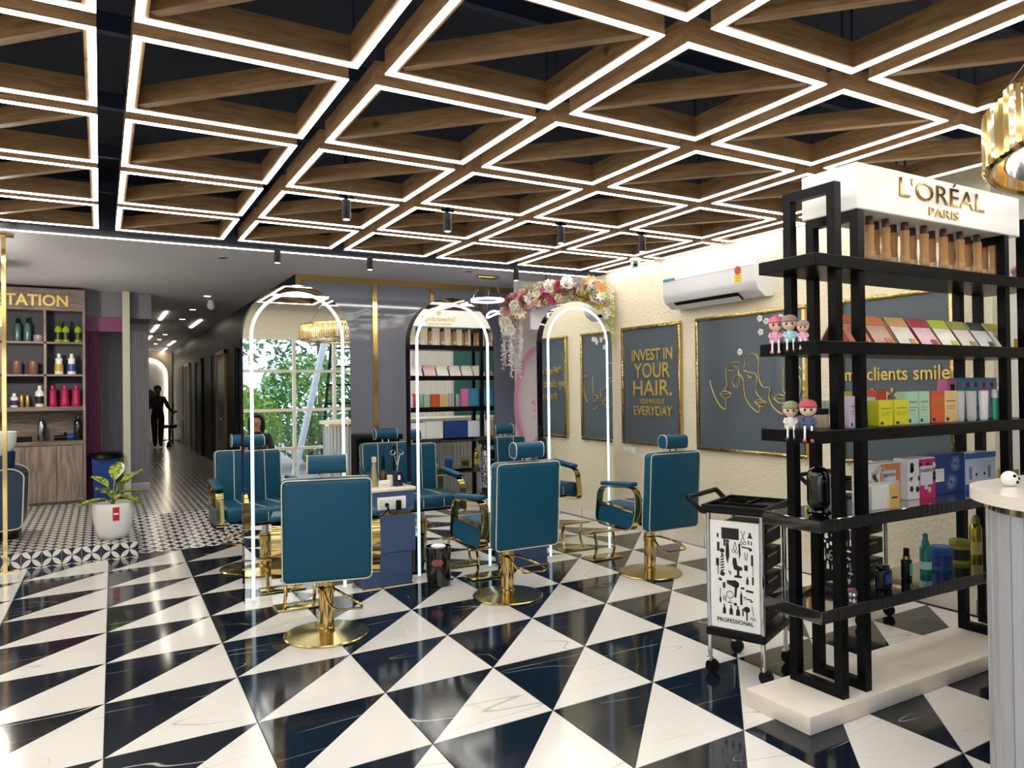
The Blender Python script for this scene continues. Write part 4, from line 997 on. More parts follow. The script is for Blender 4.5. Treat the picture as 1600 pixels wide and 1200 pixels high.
def trolley(loc, rz, panelm, iconm, label, word=True):
    t = thing('salon_trolley', label, 'trolley', loc, rz, 'salon trolleys')
    t.scale = (1, 1, 1.06)
    # local: panel faces -x, width along y (-.14...14), trolley depth along +x to .36
    for (x, y) in ((0, -.14), (0, .14), (.36, -.14), (.36, .14)):
        MB().cyl((x, y, .075), (x, y, .80), .0115, seg=12).build('post', M_chrome, t)
        w_ = MB().cyl((x-.012, y-.012, .035), (x+.012, y-.012, .035), .035, seg=16).build('caster_wheel', M_blackpl, t)
        MB().lathe([(.018, .062), (.018, .076), (.01, .078)], 10, (x, y, 0)).cyl((x, y, .05), (x, y, .065), .012, seg=8).build('caster_fork', M_chrome, w_)
    pn = MB().box(-.006, .006, -.128, .128, .235, .76).build('printed_panel', panelm, t, None)
    icons(pn, lambda p, q: Vector((-.0068, .128-p*.256, .235+q*.525)), iconm, word)
    MB().rbox(-.02, .38, -.155, .155, .19, .232, .008, 2).build('bottom_tray', M_blackpl, t)
    for k in range(4): 
        d = MB().rbox(.02, .355, -.125, .125, .26+k*.125, .355+k*.125, .006, 2).build('drawer', M_blackpl, t)
        MB().box(.1, .26, -.135, -.1255, .33+k*.125, .343+k*.125).build('drawer_lip', M_blackg, d, None)
    tp = MB(); tp.rbox(-.03, .39, -.165, .165, .795, .815, .006, 2)
    tp.box(-.03, .39, -.165, -.15, .815, .835); tp.box(-.03, .39, .15, .165, .815, .835); tp.box(.375, .39, -.15, .15, .815, .835); tp.box(-.03, -.015, -.15, .15, .815, .835); tp.box(.14, .15, -.15, .15, .815, .83); tp.box(.15, .375, -.01, .0, .815, .83)
    tt = tp.build('top_tray', M_blackpl, t)
    MB().lathe([(.05, .816), (.052, .832), (.046, .832), (.045, .817)], 20, (.26, .075, 0), cap=False).build('cup_holder', M_black, tt)
    MB().tube(rounded3([(.02, .15, .80), (-.01, .17, .80), (-.02, .22, .84), (-.02, .245, .86)]), .014, 8).build('handle_arm', M_blackpl, tt)
    MB().tube(rounded3([(.34, .15, .80), (.36, .17, .80), (.37, .22, .84), (.37, .245, .86)]), .014, 8).build('handle_arm', M_blackpl, tt)
    MB().tube([(-.02, .245, .86), (.37, .245, .86)], .013, 10).build('handle', M_blackpl, tt)
    return t
trolley((2.84, 2.70, 0), math.radians(23), M_whiteg, M_icon, 'salon trolley with white panel of black tool pictures beside the shelving')
trolley((4.08, 3.02, 0), math.radians(8), M_blackpl, M_iconw, 'black salon trolley with white tool pictures seen through the shelving', False)

# ------------------------------------------------------------------ waste bin, things on the station top
t = thing('waste_bin', 'small glossy black waste bin with oval badge by the blue cabinet', 'bin', (2.27, 5.19, 0))
MB().lathe([(.085, 0), (.092, .005), (.1, .30), (.094, .302), (.09, .02)], 28).build('body', M_blackg, t, 50)
bd = MB(); bd.lathe([(.038, 0), (.036, .004)], 24, sx=1.2, sy=.7); 
for v in bd.b.verts: v.co = Matrix.Translation((-.0468, -.083, .19)) @ Matrix.Rotation(-.51, 4, 'Z') @ Matrix.Rotation(PI/2, 4, 'X') @ v.co
bd.build('oval_badge', mat('copper_badge', '9c5a4a', .3, .6), t)
b = MB(); b.ball((.0, .0, .30), .06, 10, (1, 1, .35)); b.build('crumpled_paper', M_whiteg, t)
ZT = .758
bottle('spray_bottle', [(.03, 0), (.032, .005), (.031, .07), (.022, .12), (.016, .17), (.014, .19)], mat('champagne', 'b8ab90', .25, .6), (1.865, 5.50, ZT), 'champagne metallic bottle on the blue cabinet top', cap=[(.019, .19), (.02, .197), (.019, .23), (.016, .232)], capm=mat('champ_cap', 'd8cdb6', .3))
bottle('amber_bottle', [(.032, 0), (.034, .006), (.034, .075), (.022, .10), (.012, .12)], mat('amber_glass', '5a3a1a', .1, trans=.3), (1.955, 5.54, ZT), 'amber bottle with black cap on the blue cabinet top', cap=[(.014, .12), (.014, .19), (.008, .24)], capm=M_blackpl)
t = thing('tint_bowl', 'amber glass bowl with brushes on the blue cabinet top', 'bowl', (1.775, 5.52, ZT)); MB().lathe([(.02, 0), (.025, .004), (.02, .01), (.045, .05), (.07, .085), (.065, .085), (.04, .052), (.01, .02)], 20).build('bowl', mat('amber_bowl', '7a4a22', .15, trans=.3), t, 50); MB().cyl((-.01, 0, .05), (.06, .02, .15), .005, seg=6).cyl((.0, 0, .05), (-.06, -.02, .14), .005, seg=6).build('brush', M_blackpl, t)
t = thing('tool_cup', 'navy cup holding silver scissors on the blue cabinet top', 'cup', (2.035, 5.44, ZT)); MB().rbox(-.036, .036, -.036, .036, 0, .12, .006, 2).build('cup', mat('navy_cup', '141b38', .2), t)
b = MB(); b.cyl((-.006, 0, .1), (.022, 0, .24), .005, seg=6).cyl((.012, 0, .1), (-.022, 0, .24), .005, seg=6)
for x in (-.034, .034): b.tube([(x+.018*math.cos(2*PI*k/12), 0, .262+.018*math.sin(2*PI*k/12)) for k in range(12)], .004, 6, True)
b.build('scissors', M_chrome, t); MB().box(-.034, -.014, .0, .012, .1, .32).build('comb', M_blackpl, t, None)
MB().box(-.008, .012, -.0375, -.036, .05, .085).build('print_mark', M_whiteg, t, None)
t = thing('tissue_card', 'white folded card on the blue cabinet top', 'card', (1.91, 5.40, ZT)); MB().rbox(-.04, .04, -.02, .02, 0, .055, .003, 1).build('card', M_whiteg, t); MB().box(-.03, .03, -.0212, -.02, .02, .024).build('print', mat('print_grey', '8c8c8c', .6), t, None)
t = thing('candle_glass', 'small cream candle glass on the blue cabinet top', 'candle', (1.985, 5.46, ZT)); MB().lathe([(.025, 0), (.027, .003), (.027, .085), (.023, .086)], 16).build('glass', mat('cream_glass', 'e6dccb', .3), t); MB().cyl((0, 0, .086), (0, 0, .095), .002, seg=5).build('wick', M_blackpl, t)
bottle('red_bottle', [(.024, 0), (.026, .004), (.026, .05), (.015, .062)], mat('red_plastic', 'a02846', .3), (3.30, 5.52, ZT), 'small red bottle with white cap on the second blue cabinet', cap=[(.016, .062), (.014, .085), (.01, .095)], capm=M_whiteg)

# ------------------------------------------------------------------ black drawer cart at the back wall
t = thing('drawer_cart', 'black drawer cart against the grey fluted wall', 'cart', (2.62, 7.75, 0))
MB().box(-.24, .24, -.18, .18, .1, .98).build('body', M_black, t, None)
for k in range(5): MB().rbox(-.225, .225, -.2, -.181, .13+k*.165, .27+k*.165, .005, 1).build('drawer', M_blackg, t)
MB().rbox(-.27, .27, -.22, .2, .98, 1.04, .01, 2).build('top', M_blackpl, t)
for sx in (-.2, .2):
    for sy in (-.14, .14): MB().ball((sx, sy, .05), .05, 10).build('caster', M_blackpl, t)

# ------------------------------------------------------------------ reception counter with fluted front
cn = thing('reception_counter', 'rounded reception counter with grey fluted front and marble top at the right edge', 'counter', (2.97, 1.14, 0))
def stad(r, L, n=20):
    pts = [(0+r*math.cos(PI/2+PI*k/n), r*math.sin(PI/2+PI*k/n)) for k in range(n+1)]
    return pts+[(L, -r), (L, r)]
M_flgrey = mat('flute_grey', 'b9bcc2', .3, .25)
b = MB(); b.prism(stad(.34, 2.3), 'z', 0, 1.055); b.build('core', mat('core_grey', '3a3c42', .5), cn, 40)
b = MB(); b.prism(stad(.405, 2.32, 32), 'z', 1.085, 1.125); b.build('counter_top', M_marblew, cn, 40)
b = MB(); b.prism(stad(.362, 2.305, 32), 'z', 1.055, 1.085); b.build('gold_band', M_gold, cn, 40)
sm = MB().prism([(-.0245, -.004), (.0245, -.004), (.0245, .008), (.02, .014), (-.02, .014), (-.0245, .008)], 'z', .06, 1.054).mesh(30)
for k in range(20):
    a = PI/2+PI*(k+.5)/20; link('flute_slat', sm, M_flgrey, cn, (.342*math.cos(a), .342*math.sin(a), 0), (0, 0, a-PI/2))
for k in range(42):
    for s in (-1, 1): link('flute_slat', sm, M_flgrey, cn, (.027+.0537*k, s*.342, 0), (0, 0, 0 if s > 0 else PI))
MB().prism(stad(.352, 2.3), 'z', 0, .06).build('plinth', M_chrome, cn, 40)
zc = 1.1252
t = thing('leaflet_box', 'dark green box lying on the reception counter', 'box', (3.07, 1.36, zc), .1); MB().rbox(-.10, .14, -.05, .05, 0, .075, .003, 1).build('box', mat('dark_green_box', '1f4a3a', .35), t); MB().box(-.08, .12, -.0512, -.05, .03, .034).build('print', M_gold, t, None)
t = thing('paw_charm', 'small white spotted ornament on the reception counter', 'ornament', (2.86, 1.40, zc)); MB().ball((0, 0, .028), .028, 12, (1, 1, 1)).build('body', M_whiteg, t); MB().ball((-.012, -.023, .04), .006, 6).ball((.012, -.024, .03), .006, 6).ball((0, -.026, .018), .006, 6).build('spot', M_blackpl, t)

# ------------------------------------------------------------------ crystal ring chandelier over the counter
chd = thing('crystal_chandelier', 'gold crystal ring chandelier hanging at the right edge', 'chandelier', (3.10, .80, 2.25))
M_cry = mat('crystal_gold', 'e2c37c', .08, .55, trans=.2)
M_cry2 = mat('crystal_clear', 'e9e4d6', .05, .2, trans=.5)
rm = MB().prism([(-.014, 0), (0, -.009), (.014, 0), (0, .009)], 'z', 0, .185).mesh(None)
RX, RY = .70, .70
for k in range(130):
    a = 2*PI*k/130; link('crystal_rod', rm, M_cry if k % 4 else M_cry2, chd, (RX*math.cos(a), RY*math.sin(a), random.uniform(-.006, .006)), (0, 0, a+PI/2))
ri = [(RX*.985*math.cos(2*PI*k/60), RY*.985*math.sin(2*PI*k/60)) for k in range(60)]
MB().strip([(x, y, .19) for x, y in ri], (0, 0, 1), .03, .012, True).build('top_ring', M_gold, chd)
MB().tube([(x, y, -.002) for x, y in ri], .012, 6, True).build('bottom_ring', M_gold, chd)
MB().strip([(x*.93, y*.93, .1) for x, y in ri], (0, 0, 1), .16, .004, True).build('inner_band', M_chrome, chd)
M_ledch = mat('led_chandelier', 'ffffff', .5, emit='ffe2b0', es=3)
MB().strip([(x*.96, y*.96, .12) for x, y in ri], (0, 0, 1), .03, .004, True).build('light_strip', M_ledch, chd)
for k in range(4):
    a = PI/4+k*PI/2; MB().cyl((RX*.985*math.cos(a), RY*.985*math.sin(a), .2), (.08*math.cos(a), .08*math.sin(a), ZC-2.2505), .002, seg=4).build('wire', M_chrome, chd)

# ------------------------------------------------------------------ left: hair wash station
t = thing('colour_station', 'tall wooden product unit with open shelves and STATION sign', 'cabinet', (0, 10.8, HP))
XA, XB = -1.5, -.165
z_ = lambda z: z-HP
MB().box(XA, XB, .33, .36, 0, z_(2.86)).build('back_panel', mat('unit_back', '3c3c46', .6), t, None)
MB().box(XA, XB, .31, .33, z_(.93), z_(1.33)).build('wood_back', M_cabwood_h, t, None)
MB().box(XA, XB, 0, .33, z_(2.585), z_(2.86)).build('sign_board', M_cabwood_h, t, None)
for x in (XA, XB-.03): MB().box(x, x+.03, 0, .33, 0, z_(2.585)).build('side_panel', M_cabwood, t, None)
for (a, b_) in ((2.165, 2.19), (1.755, 1.78), (1.32, 1.37)): MB().box(XA+.03, XB-.03, .0, .33, z_(a), z_(b_)).build('shelf', M_cabwood_h, t, None)
for x in (-.60, -1.05): MB().box(x-.013, x+.013, .0, .33, z_(1.37), z_(2.585)).build('divider', M_cabwood, t, None)
MB().box(XA, XB, -.012, .33, z_(.885), z_(.935)).build('counter', M_cabwood_h, t, None)
MB().box(XA+.03, XB-.03, .02, .33, z_(.16), z_(.885)).build('carcass', M_cabwood, t, None)
MB().box(XA, XB, .03, .33, 0, z_(.16)).build('toe_kick', M_cabwood_h, t, None)
for (a, b_, hx) in ((-1.47, -1.15, -1.2), (-1.145, -.818, -.87), (-.812, -.487, -.53), (-.481, -.20, -.44)):
    d = MB().rbox(a, b_, 0, .02, z_(.17), z_(.88), .002, 1).build('door', M_cabwood, t)
    MB().cyl((hx, -.02, z_(.68)), (hx, -.02, z_(.8)), .004, seg=6).build('handle', M_chrome, d)
link('lettering', text_mesh('STATION', .195, .012, 'RIGHT', .004, .92), M_goldleaf, t, (XB-.175, -.006, z_(2.70)), (PI/2, 0, 0))
YS = 10.95
def sx_(u, v): return at_y(u, v, YS).x
def prod(name, u, v, z, h, r, m, label, cat='bottle', capm=None, capf=.2, labm=None, shape=0):
    x = sx_(u, v)
    if shape == 0: pr = [(r*.94, 0), (r, .004), (r, h*(1-capf)*.86), (r*.5, h*(1-capf))]
    elif shape == 1: pr = [(r*.9, 0), (r, .01), (r*.97, h*.2), (r*.78, h*.55), (r*.86, h*(1-capf)*.95), (r*.5, h*(1-capf))]
    else: pr = [(r*.9, 0), (r, .006), (r, h*(1-capf)), (r*.9, h*(1-capf))]
    cp = [(r*.42, h*(1-capf)), (r*.42, h*.97), (r*.3, h)] if shape != 2 else [(r*1.02, h*(1-capf)), (r*1.02, h)]
    bottle(name, pr, m, (x, YS, z), label, cat, 'products in the wooden unit', cap=cp, capm=capm or m, lab=(h*.15, h*.5, r*1.01) if labm else None, labm=labm, seg=14)
ml_ = lambda n, c, r=.35, me=0: mat('prod_'+n, c, r, me)
prod('spray_bottle', 27, 515, 2.19, .29, .04, ml_('steelgreen', '5c7d78', .3, .4), 'first grey green spray bottle in the upper left cell of the wooden unit', capm=M_blackpl)
prod('spray_bottle', 43, 515, 2.19, .30, .04, ml_('steelgreen', '5c7d78', .3, .4), 'second grey green spray bottle in the upper left cell of the wooden unit', capm=M_blackpl)
prod('cream_jar', 60, 528, 2.19, .09, .055, ml_('jargrey', '9a8f94'), 'small grey jar beside the green spray bottles', 'jar', shape=2)
for i, u in enumerate((91, 103, 122)): prod('green_bottle', u, 518, 2.19, .26, .042, ml_('lime', '8fb524'), '%s of three lime green bottles in the wooden unit' % ['leftmost', 'middle', 'rightmost'][i], capm=ml_('limed', '3c5a1c'), labm=ml_('limelab', '1e2b1a'))
for i, u in enumerate((26, 52)): prod('brown_jar', u, 573, 1.78, .165, .058, ml_('jarbrown', '7d5a50'), '%s brown jar in the middle left cell of the wooden unit' % ['left', 'right'][i], 'jar', shape=2)
prod('white_bottle', 92, 567, 1.78, .27, .05, M_whiteg, 'white bottle with gold label in the wooden unit', labm=ml_('goldlab', 'c9a04a'), shape=1)
prod('white_bottle', 112, 567, 1.78, .27, .05, M_whiteg, 'white bottle with blue label in the wooden unit', labm=ml_('bluelab', '2b4a94'), shape=1)
prod('white_bottle', 22, 624, 1.37, .175, .042, M_whiteg, 'small white bottle with purple cross label', labm=ml_('crosslab', '4a2a6a'))
for i, u in enumerate((34, 43)): prod('gold_bottle', u, 624, 1.37, .20, .024, ml_('goldb', 'b3915a', .3, .6), '%s slim gold bottle in the lower left cell' % ['left', 'right'][i], capm=ml_('dkbrown', '3a2418'))
prod('white_bottle', 62, 620, 1.37, .27, .05, M_whiteg, 'white bottle with black and tan label', labm=ml_('blacklab', '22222a'))
for i, u in enumerate((82, 101, 119)): prod('pink_bottle', u, 618, 1.37, .275, .056, ml_('magenta', 'b01c56'), '%s of three magenta bottles in the wooden unit' % ['leftmost', 'middle', 'rightmost'][i], shape=1)
prod('steel_flask', 65, 675, .936, .30, .045, ml_('steel', '9aa0a6', .2, 1), 'steel flask on the wooden unit counter', 'flask', capm=M_blackg, capf=.1)
prod('dark_flask', 122, 675, .936, .31, .05, M_blackg, 'black flask at the right of the wooden unit counter', 'flask', capf=.15)
t = thing('black_tray', 'black tray on the wooden unit counter', 'tray', (sx_(38, 690), 10.93, .936)); MB().box(-.08, .08, -.06, .06, 0, .012).box(-.08, .08, .05, .06, 0, .06).build('tray', M_blackpl, t, None); MB().box(-.08, -.07, -.06, .06, .012, .05).build('rim', M_blackpl, t, None)
t = thing('hair_dryer', 'blue and black hair dryer lying on the wooden unit counter', 'hair dryer', (sx_(103, 688), 10.92, .936)); MB().cyl((-.13, 0, .035), (.02, 0, .04), .03, .035, seg=12).build('barrel', M_blackpl, t); MB().ball((.05, 0, .042), .04, 12, (1.6, 1, .95)).build('housing', mat('dryer_blue', '20408c', .3), t); MB().cyl((-.02, 0, .04), (.0, -.03, .1), .014, seg=8).build('grip', M_blackpl, t)
# purple fluted column and lintel beside it
pc = struct(MB().box(-.165, -.0, 11.15, 11.89, HP, 2.45).build('trim_20', M_purple, None, None))
for k in range(6): MB().cyl((-.15+k*.028, 11.149, HP), (-.15+k*.028, 11.149, 2.45), .011, seg=8, cap=False).build('flute', M_purple, pc, 60)
struct(MB().box(-.165, .26, 11.10, 11.145, 2.36, 2.55).build('trim_21', mat('purple_lintel', '7a3a66', .5), None, None))
struct(MB().box(-.165, .62, 11.16, 11.86, 2.552, ZG-.001).build('trim_22', mat('grey_bulkhead', '7d7b84', .6), None, None))
struct(MB().rbox(.262, .352, 11.0, 11.09, HP, ZG-.001, .004, 1).build('trim_23', mat('pale_post', 'cbc7b4', .5), None, None))
# blue bin
t = thing('blue_bin', 'blue waste bin with black bag behind the potted plant', 'bin', (.06, 10.98, HP))
MB().lathe([(.15, 0), (.155, .01), (.185, .56), (.19, .565)], 4, sx=1.25, sy=1.0).build('tub', mat('bin_blue', '173f86', .4), t, 30)
t.rotation_euler = (0, 0, PI/4)
MB().lathe([(.195, .55), (.2, .56), (.19, .60), (.17, .62), (.10, .615)], 18, sx=1.1).build('bag_rim', M_blackpl, t, 40)
# potted plant
pt = thing('potted_plant', 'variegated plant in a white round pot with red tag', 'plant', (.10, 7.99, HP))
MB().lathe([(.09, 0), (.115, .006), (.145, .06), (.168, .16), (.178, .26), (.18, .335), (.172, .345), (.166, .33), (.16, .27)], 36, cap=False).build('pot', M_whiteg, pt, 60)
MB().cyl((0, 0, .27), (0, 0, .28), .16, seg=24).build('soil', mat('soil', '2c231c', .9), pt)
tg = MB().box(-.006, .05, -.183, -.181, .19, .315).build('red_tag', mat('tag_red', 'c3122f', .5), pt, None)
MB().box(.002, .042, -.1838, -.183, .245, .262).build('print', M_whiteg, tg, None)
ml = mat('plant_leaf', '4e7d2a', .4); n, l, bs = nodes(ml)
tc = n.new('ShaderNodeTexCoord'); nz = n.new('ShaderNodeTexNoise'); nz.inputs['Scale'].default_value = 28; nz.inputs['Detail'].default_value = 3; l.new(tc.outputs['Object'], nz.inputs['Vector'])
cr = n.new('ShaderNodeValToRGB'); cr.color_ramp.elements[0].position = .42; cr.color_ramp.elements[0].color = lin('3f7223'); cr.color_ramp.elements[1].position = .56; cr.color_ramp.elements[1].color = lin('c4c65a'); l.new(nz.outputs['Fac'], cr.inputs['Fac']); l.new(cr.outputs[0], bs.inputs['Base Color'])
def leaf_mesh(L, w):
    b = MB(); n_ = 8; rows = []
    for k in range(n_+1):
        s = k/n_; ww = w*math.sin(PI*min(.98, s*.92+.06))**.8; z = -.25*L*s*s
        rows.append([b.b.verts.new((L*s, -ww, z+.12*ww)), b.b.verts.new((L*s, 0, z-.02)), b.b.verts.new((L*s, ww, z+.12*ww))])
    for r0, r1 in zip(rows, rows[1:]):
        for q in (0, 1): b.b.faces.new((r0[q], r0[q+1], r1[q+1], r1[q]))
    return b.mesh(80)
lm = leaf_mesh(.2, .06)
for (az, el, hgt, sc) in ((-2.9, .1, .38, 1.1), (2.4, .7, .5, 1.0), (1.3, .95, .56, 1.15), (.35, .8, .5, 1.25), (-.5, -.05, .40, 1.1), (-1.5, .15, .42, .95), (-2.2, .5, .46, .9), (.0, .2, .44, 1.0), (-.9, .6, .5, .9), (2.0, .3, .42, .9)):
    base = Vector((.03*math.cos(az), .03*math.sin(az), hgt))
    st = MB().tube([(0, 0, .27), tuple(base*.5+Vector((0, 0, .15))), tuple(base+Vector((.03*math.cos(az), .03*math.sin(az), 0)))], .006, 6).build('stem', mat('stem_green', '8aa04a', .5), pt)
    link('leaf', lm, ml, pt, base+Vector((.03*math.cos(az), .03*math.sin(az), 0)), (0, -el, az), (sc, sc, sc))
# gold post
t = thing('gold_post', 'slim polished gold post from floor to ceiling at the left edge', 'post', (-.715, 7.56, 0))
MB().box(-.016, .016, -.016, .016, .012, ZG-.02).build('pole', M_gold, t, None); MB().box(-.06, .06, -.05, .05, 0, .012).build('foot_plate', M_gold, t, None); MB().box(-.06, .07, -.05, .05, ZG-.02, ZG-.0005).build('head_plate', M_gold, t, None)
# crystal drum lamp at the left edge
t = thing('crystal_drum_lamp', 'small crystal drum pendant at the left edge', 'pendant lamp', (-.98, 9.2, 2.25))
for k in range(24):
    a = 2*PI*k/24; link('crystal_rod', rm, M_cry2 if k % 3 else M_cry, t, (.13*math.cos(a), .13*math.sin(a), 0), (0, 0, a+PI/2), (1, 1, .95))
MB().cyl((0, 0, .19), (0, 0, .2), .14, seg=24).build('top_plate', M_chrome, t); MB().cyl((0, 0, .2), (0, 0, ZG-2.2505), .004, seg=6).build('cord', M_blackpl, t); MB().ball((0, 0, .1), .04, 10).build('bulb', mat('led_bulb', 'ffffff', .5, emit='fff0d0', es=5), t)
pt_ = bpy.data.lights.new('drum_lamp_light', 'POINT'); pt_.energy = 70; pt_.color = (1, .93, .82); pt_.shadow_soft_size = .08
plo = bpy.data.objects.new('drum_lamp_light', pt_); C.objects.link(plo); plo.parent = t; plo.location = (0, 0, -.06)
# wash chair with basin
t = thing('wash_basin_chair', 'navy hair wash chair with white basin at the left edge', 'wash chair', (-1.0, 8.65, HP))
body = rounded_path([(-.36, .0), (.34, .06), (.36, .58), (.26, .64), (-.36, .52)], .05, 4)
b = MB(); b.prism([(p, q+.05) for p, q in body], 'y', -.28, .28); b.build('body', M_navy, t, 45)
for yy in (-.281, .281): MB().tube([(p, yy, q+.05) for p, q in body], .006, 6, True).build('piping', M_piping, t)
MB().cyl((.1, 0, .6), (.14, 0, .85), .16, .13, seg=20).build('neck', M_navy, t)
MB().lathe([(.12, .78), (.17, .8), (.225, .9), (.235, 1.02), (.225, 1.03), (.2, .92), (.1, .86), (.02, .85)], 32, (.05, 0, 0), sx=1.0).build('basin', M_whiteg, t, 60)
MB().tube([(.2, .03, .8), (.22, .03, .72), (.2, .03, .62)], .012, 8).build('hose', M_chrome, t)
MB().box(-.3, .3, -.2, .2, 0, .05).build('foot', M_black, t, None)

# ------------------------------------------------------------------ corridor ceiling lamps
for i, (u0, v0, u1, v1) in enumerate(((250, 500, 260, 487), (237, 519, 247, 508), (228, 533, 236, 525), (298, 512, 314, 500), (263, 540, 273, 533), (251, 552, 260, 544))):
    a = at_z(u0, v0, ZG-.01); b_ = at_z(u1, v1, ZG-.01); a.z = b_.z = ZG-.01
    o = thing('linear_lamp', 'short glowing linear lamp on the corridor ceiling, number %d towards the arch' % (i+1) if False else 'short glowing line lamp on the corridor ceiling, %s' % ['nearest of the left row', 'second of the left row', 'third of the left row', 'beside the dark wall, nearest', 'beside the dark wall, farther', 'farthest, by the lit arch'][i], 'ceiling lamp', a, 0, 'line lamps in the corridor')
    d = b_-a
    MB().strip([(0, 0, 0), d], Vector((0, 0, 1)).cross(d).normalized(), .05, .014).build('diffuser', M_ledc, o, None)
    MB().strip([(0, 0, .009), d+Vector((0, 0, .009))], Vector((0, 0, 1)).cross(d).normalized(), .06, .004).build('housing', M_whiteg, o, None)
for i, (u, v) in enumerate(((324, 463), (301, 484), (285, 499), (258, 523), (249, 530.5), (243, 537.5))):
    p = at_z(u, v, ZG-.004)
    o = thing('downlight', 'small round recessed downlight in the corridor ceiling, %s' % ['nearest the smoke detector', 'second from the smoke detector', 'third from the smoke detector', 'fourth from the smoke detector', 'fifth from the smoke detector', 'farthest down the corridor'][i], 'ceiling lamp', p, 0, 'corridor downlights')
    MB().cyl((0, 0, 0), (0, 0, .003), .06, seg=16).build('trim_ring', M_whiteg, o); MB().cyl((0, 0, -.002), (0, 0, 0), .045, seg=16).build('lens', M_ledc, o)
for i, (x, y) in enumerate(((2.55, 7.6), (3.75, 7.6), (1.1, 7.9), (4.4, 7.3))):
    o = thing('recessed_downlight', 'unlit recessed downlight in the grey ceiling, %s' % ['above the first gold upright', 'above the middle mirror', 'above the ramp', 'beside the flower garland'][i], 'ceiling lamp', (x, y, ZG-.006), 0, 'unlit downlights'); MB().cyl((0, 0, 0), (0, 0, .0055), .055, seg=16).build('trim_ring', M_greyceil, o); MB().cyl((0, 0, -.001), (0, 0, 0), .042, seg=16).build('lens', M_blackpl, o)
p = at_z(330, 470, ZG-.001)
t = thing('smoke_detector', 'white smoke detector on the corridor ceiling', 'detector', (p.x, p.y, ZG-.0005)); MB().lathe([(.05, 0), (.05, -.05), (.06, -.052), (.055, -.1), (.03, -.13)], 18).build('housing', M_white, t); MB().cyl((0, 0, -.13), (0, 0, -.14), .012, seg=8).build('sensor', M_greyceil, t)
# stool at the corridor end
t = thing('round_stool', 'teal round stool at the far end of the corridor', 'stool', (1.72, 23.2, HP))
MB().lathe([(.2, .42), (.22, .44), (.22, .5), (.2, .52)], 20).build('seat', M_teal, t); MB().cyl((0, 0, .06), (0, 0, .42), .025, seg=10).build('column', M_chrome, t)
for k in range(5):
    a = 2*PI*k/5; MB().cyl((0, 0, .08), (.25*math.cos(a), .25*math.sin(a), .05), .015, seg=6).ball((.25*math.cos(a), .25*math.sin(a), .03), .03, 8).build('star_leg', M_blackpl, t)

# ------------------------------------------------------------------ window wall behind the camera (seen in the mirrors)
M_wframe = mat('window_frame_cream', 'e9e2d2', .5)
wf = sbox('wall_front', M_creamp, -3.1, 7.7, YF-.12, YF, 2.40, ZC)
sbox('wall_front_left', M_creamp, -3.1, -2.438, YF-.12, YF, 0, 2.40)
wfr = sbox('wall_front_right', M_white, 4.558, 7.7, YF-.12, YF, 0, 2.40)
for k in range(14): MB().cyl((4.60+k*.055, YF+.001, .02), (4.60+k*.055, YF+.001, 2.4), .02, seg=8, cap=False).build('flute', M_white, wfr, 60)
tp_ = thing('teal_wall_board', 'teal board with gold words on the wall behind, seen in the middle mirror', 'wall panel', (6.0, YF+.004, .35))
MB().box(-.62, .62, 0, .03, 0, 1.9).build('board', mat('teal_board', '2f6a62', .4), tp_, None)
link('lettering', text_mesh('BEAUTY STARTS', .13, .006), M_goldleaf, tp_, (0, .034, 1.45), (PI/2, 0, PI))
RAILS = [.03, .64, 1.24, 1.85, 2.36]
pane_m = [MB().box(.022, .614, -.004, .004, a+.022, b_-.022).mesh(None) for a, b_ in zip(RAILS, RAILS[1:])]
mul_m = MB().box(-.022, .022, -.04, .04, 0, 2.40).mesh(None)
rail_m = MB().box(.022, .614, -.035, .035, -.022, .022).mesh(None)
for k in range(11):  # left bays are unseen, added to let in more daylight
    x = -2.438+k*.636
    w = struct(link('window_%d' % (k+1), mul_m, M_wframe, None, (x, YF-.06, 0)))
    for z in RAILS: link('rail', rail_m, M_wframe, w, (0, 0, z))
    for m in pane_m: link('window_pane', m, M_glass, w)
    MB().box(.022, .614, -.035, .035, 2.382, 2.40).build('top_rail', M_wframe, w, None); MB().box(.022, .614, -.035, .035, 0, .008).build('sill', M_wframe, w, None)

# ------------------------------------------------------------------ outdoors
gr = struct(MB().box(-12, 16, -22, YF-.15, -.2, -.08).build('ground_outside', mat('paving', '8d8a82', .8, var=.2, vscale=2), None, None))
leafq = [('leaf_fresh', '93bd4e'), ('leaf_mid', '6a9c48'), ('leaf_deep', '4a7d52')]
def crown(n, rx, ry, rz, cz, ls, seed):
    random.seed(seed); b = MB()
    for k in range(n):
        while True:
            p = Vector((random.uniform(-1, 1), random.uniform(-1, 1), random.uniform(-1, 1)))
            if .45 < p.length < 1: break
        c = Vector((p.x*rx, p.y*ry, cz+p.z*rz)); d = Vector((random.uniform(-1, 1), random.uniform(-1, 1), random.uniform(-1, .6))).normalized()
        e = d.orthogonal().normalized(); s = ls*random.uniform(.6, 1.3); b.quad(c-d*s, c+e*s*.4, c+d*s, c-e*s*.4)
    return b.mesh(None)
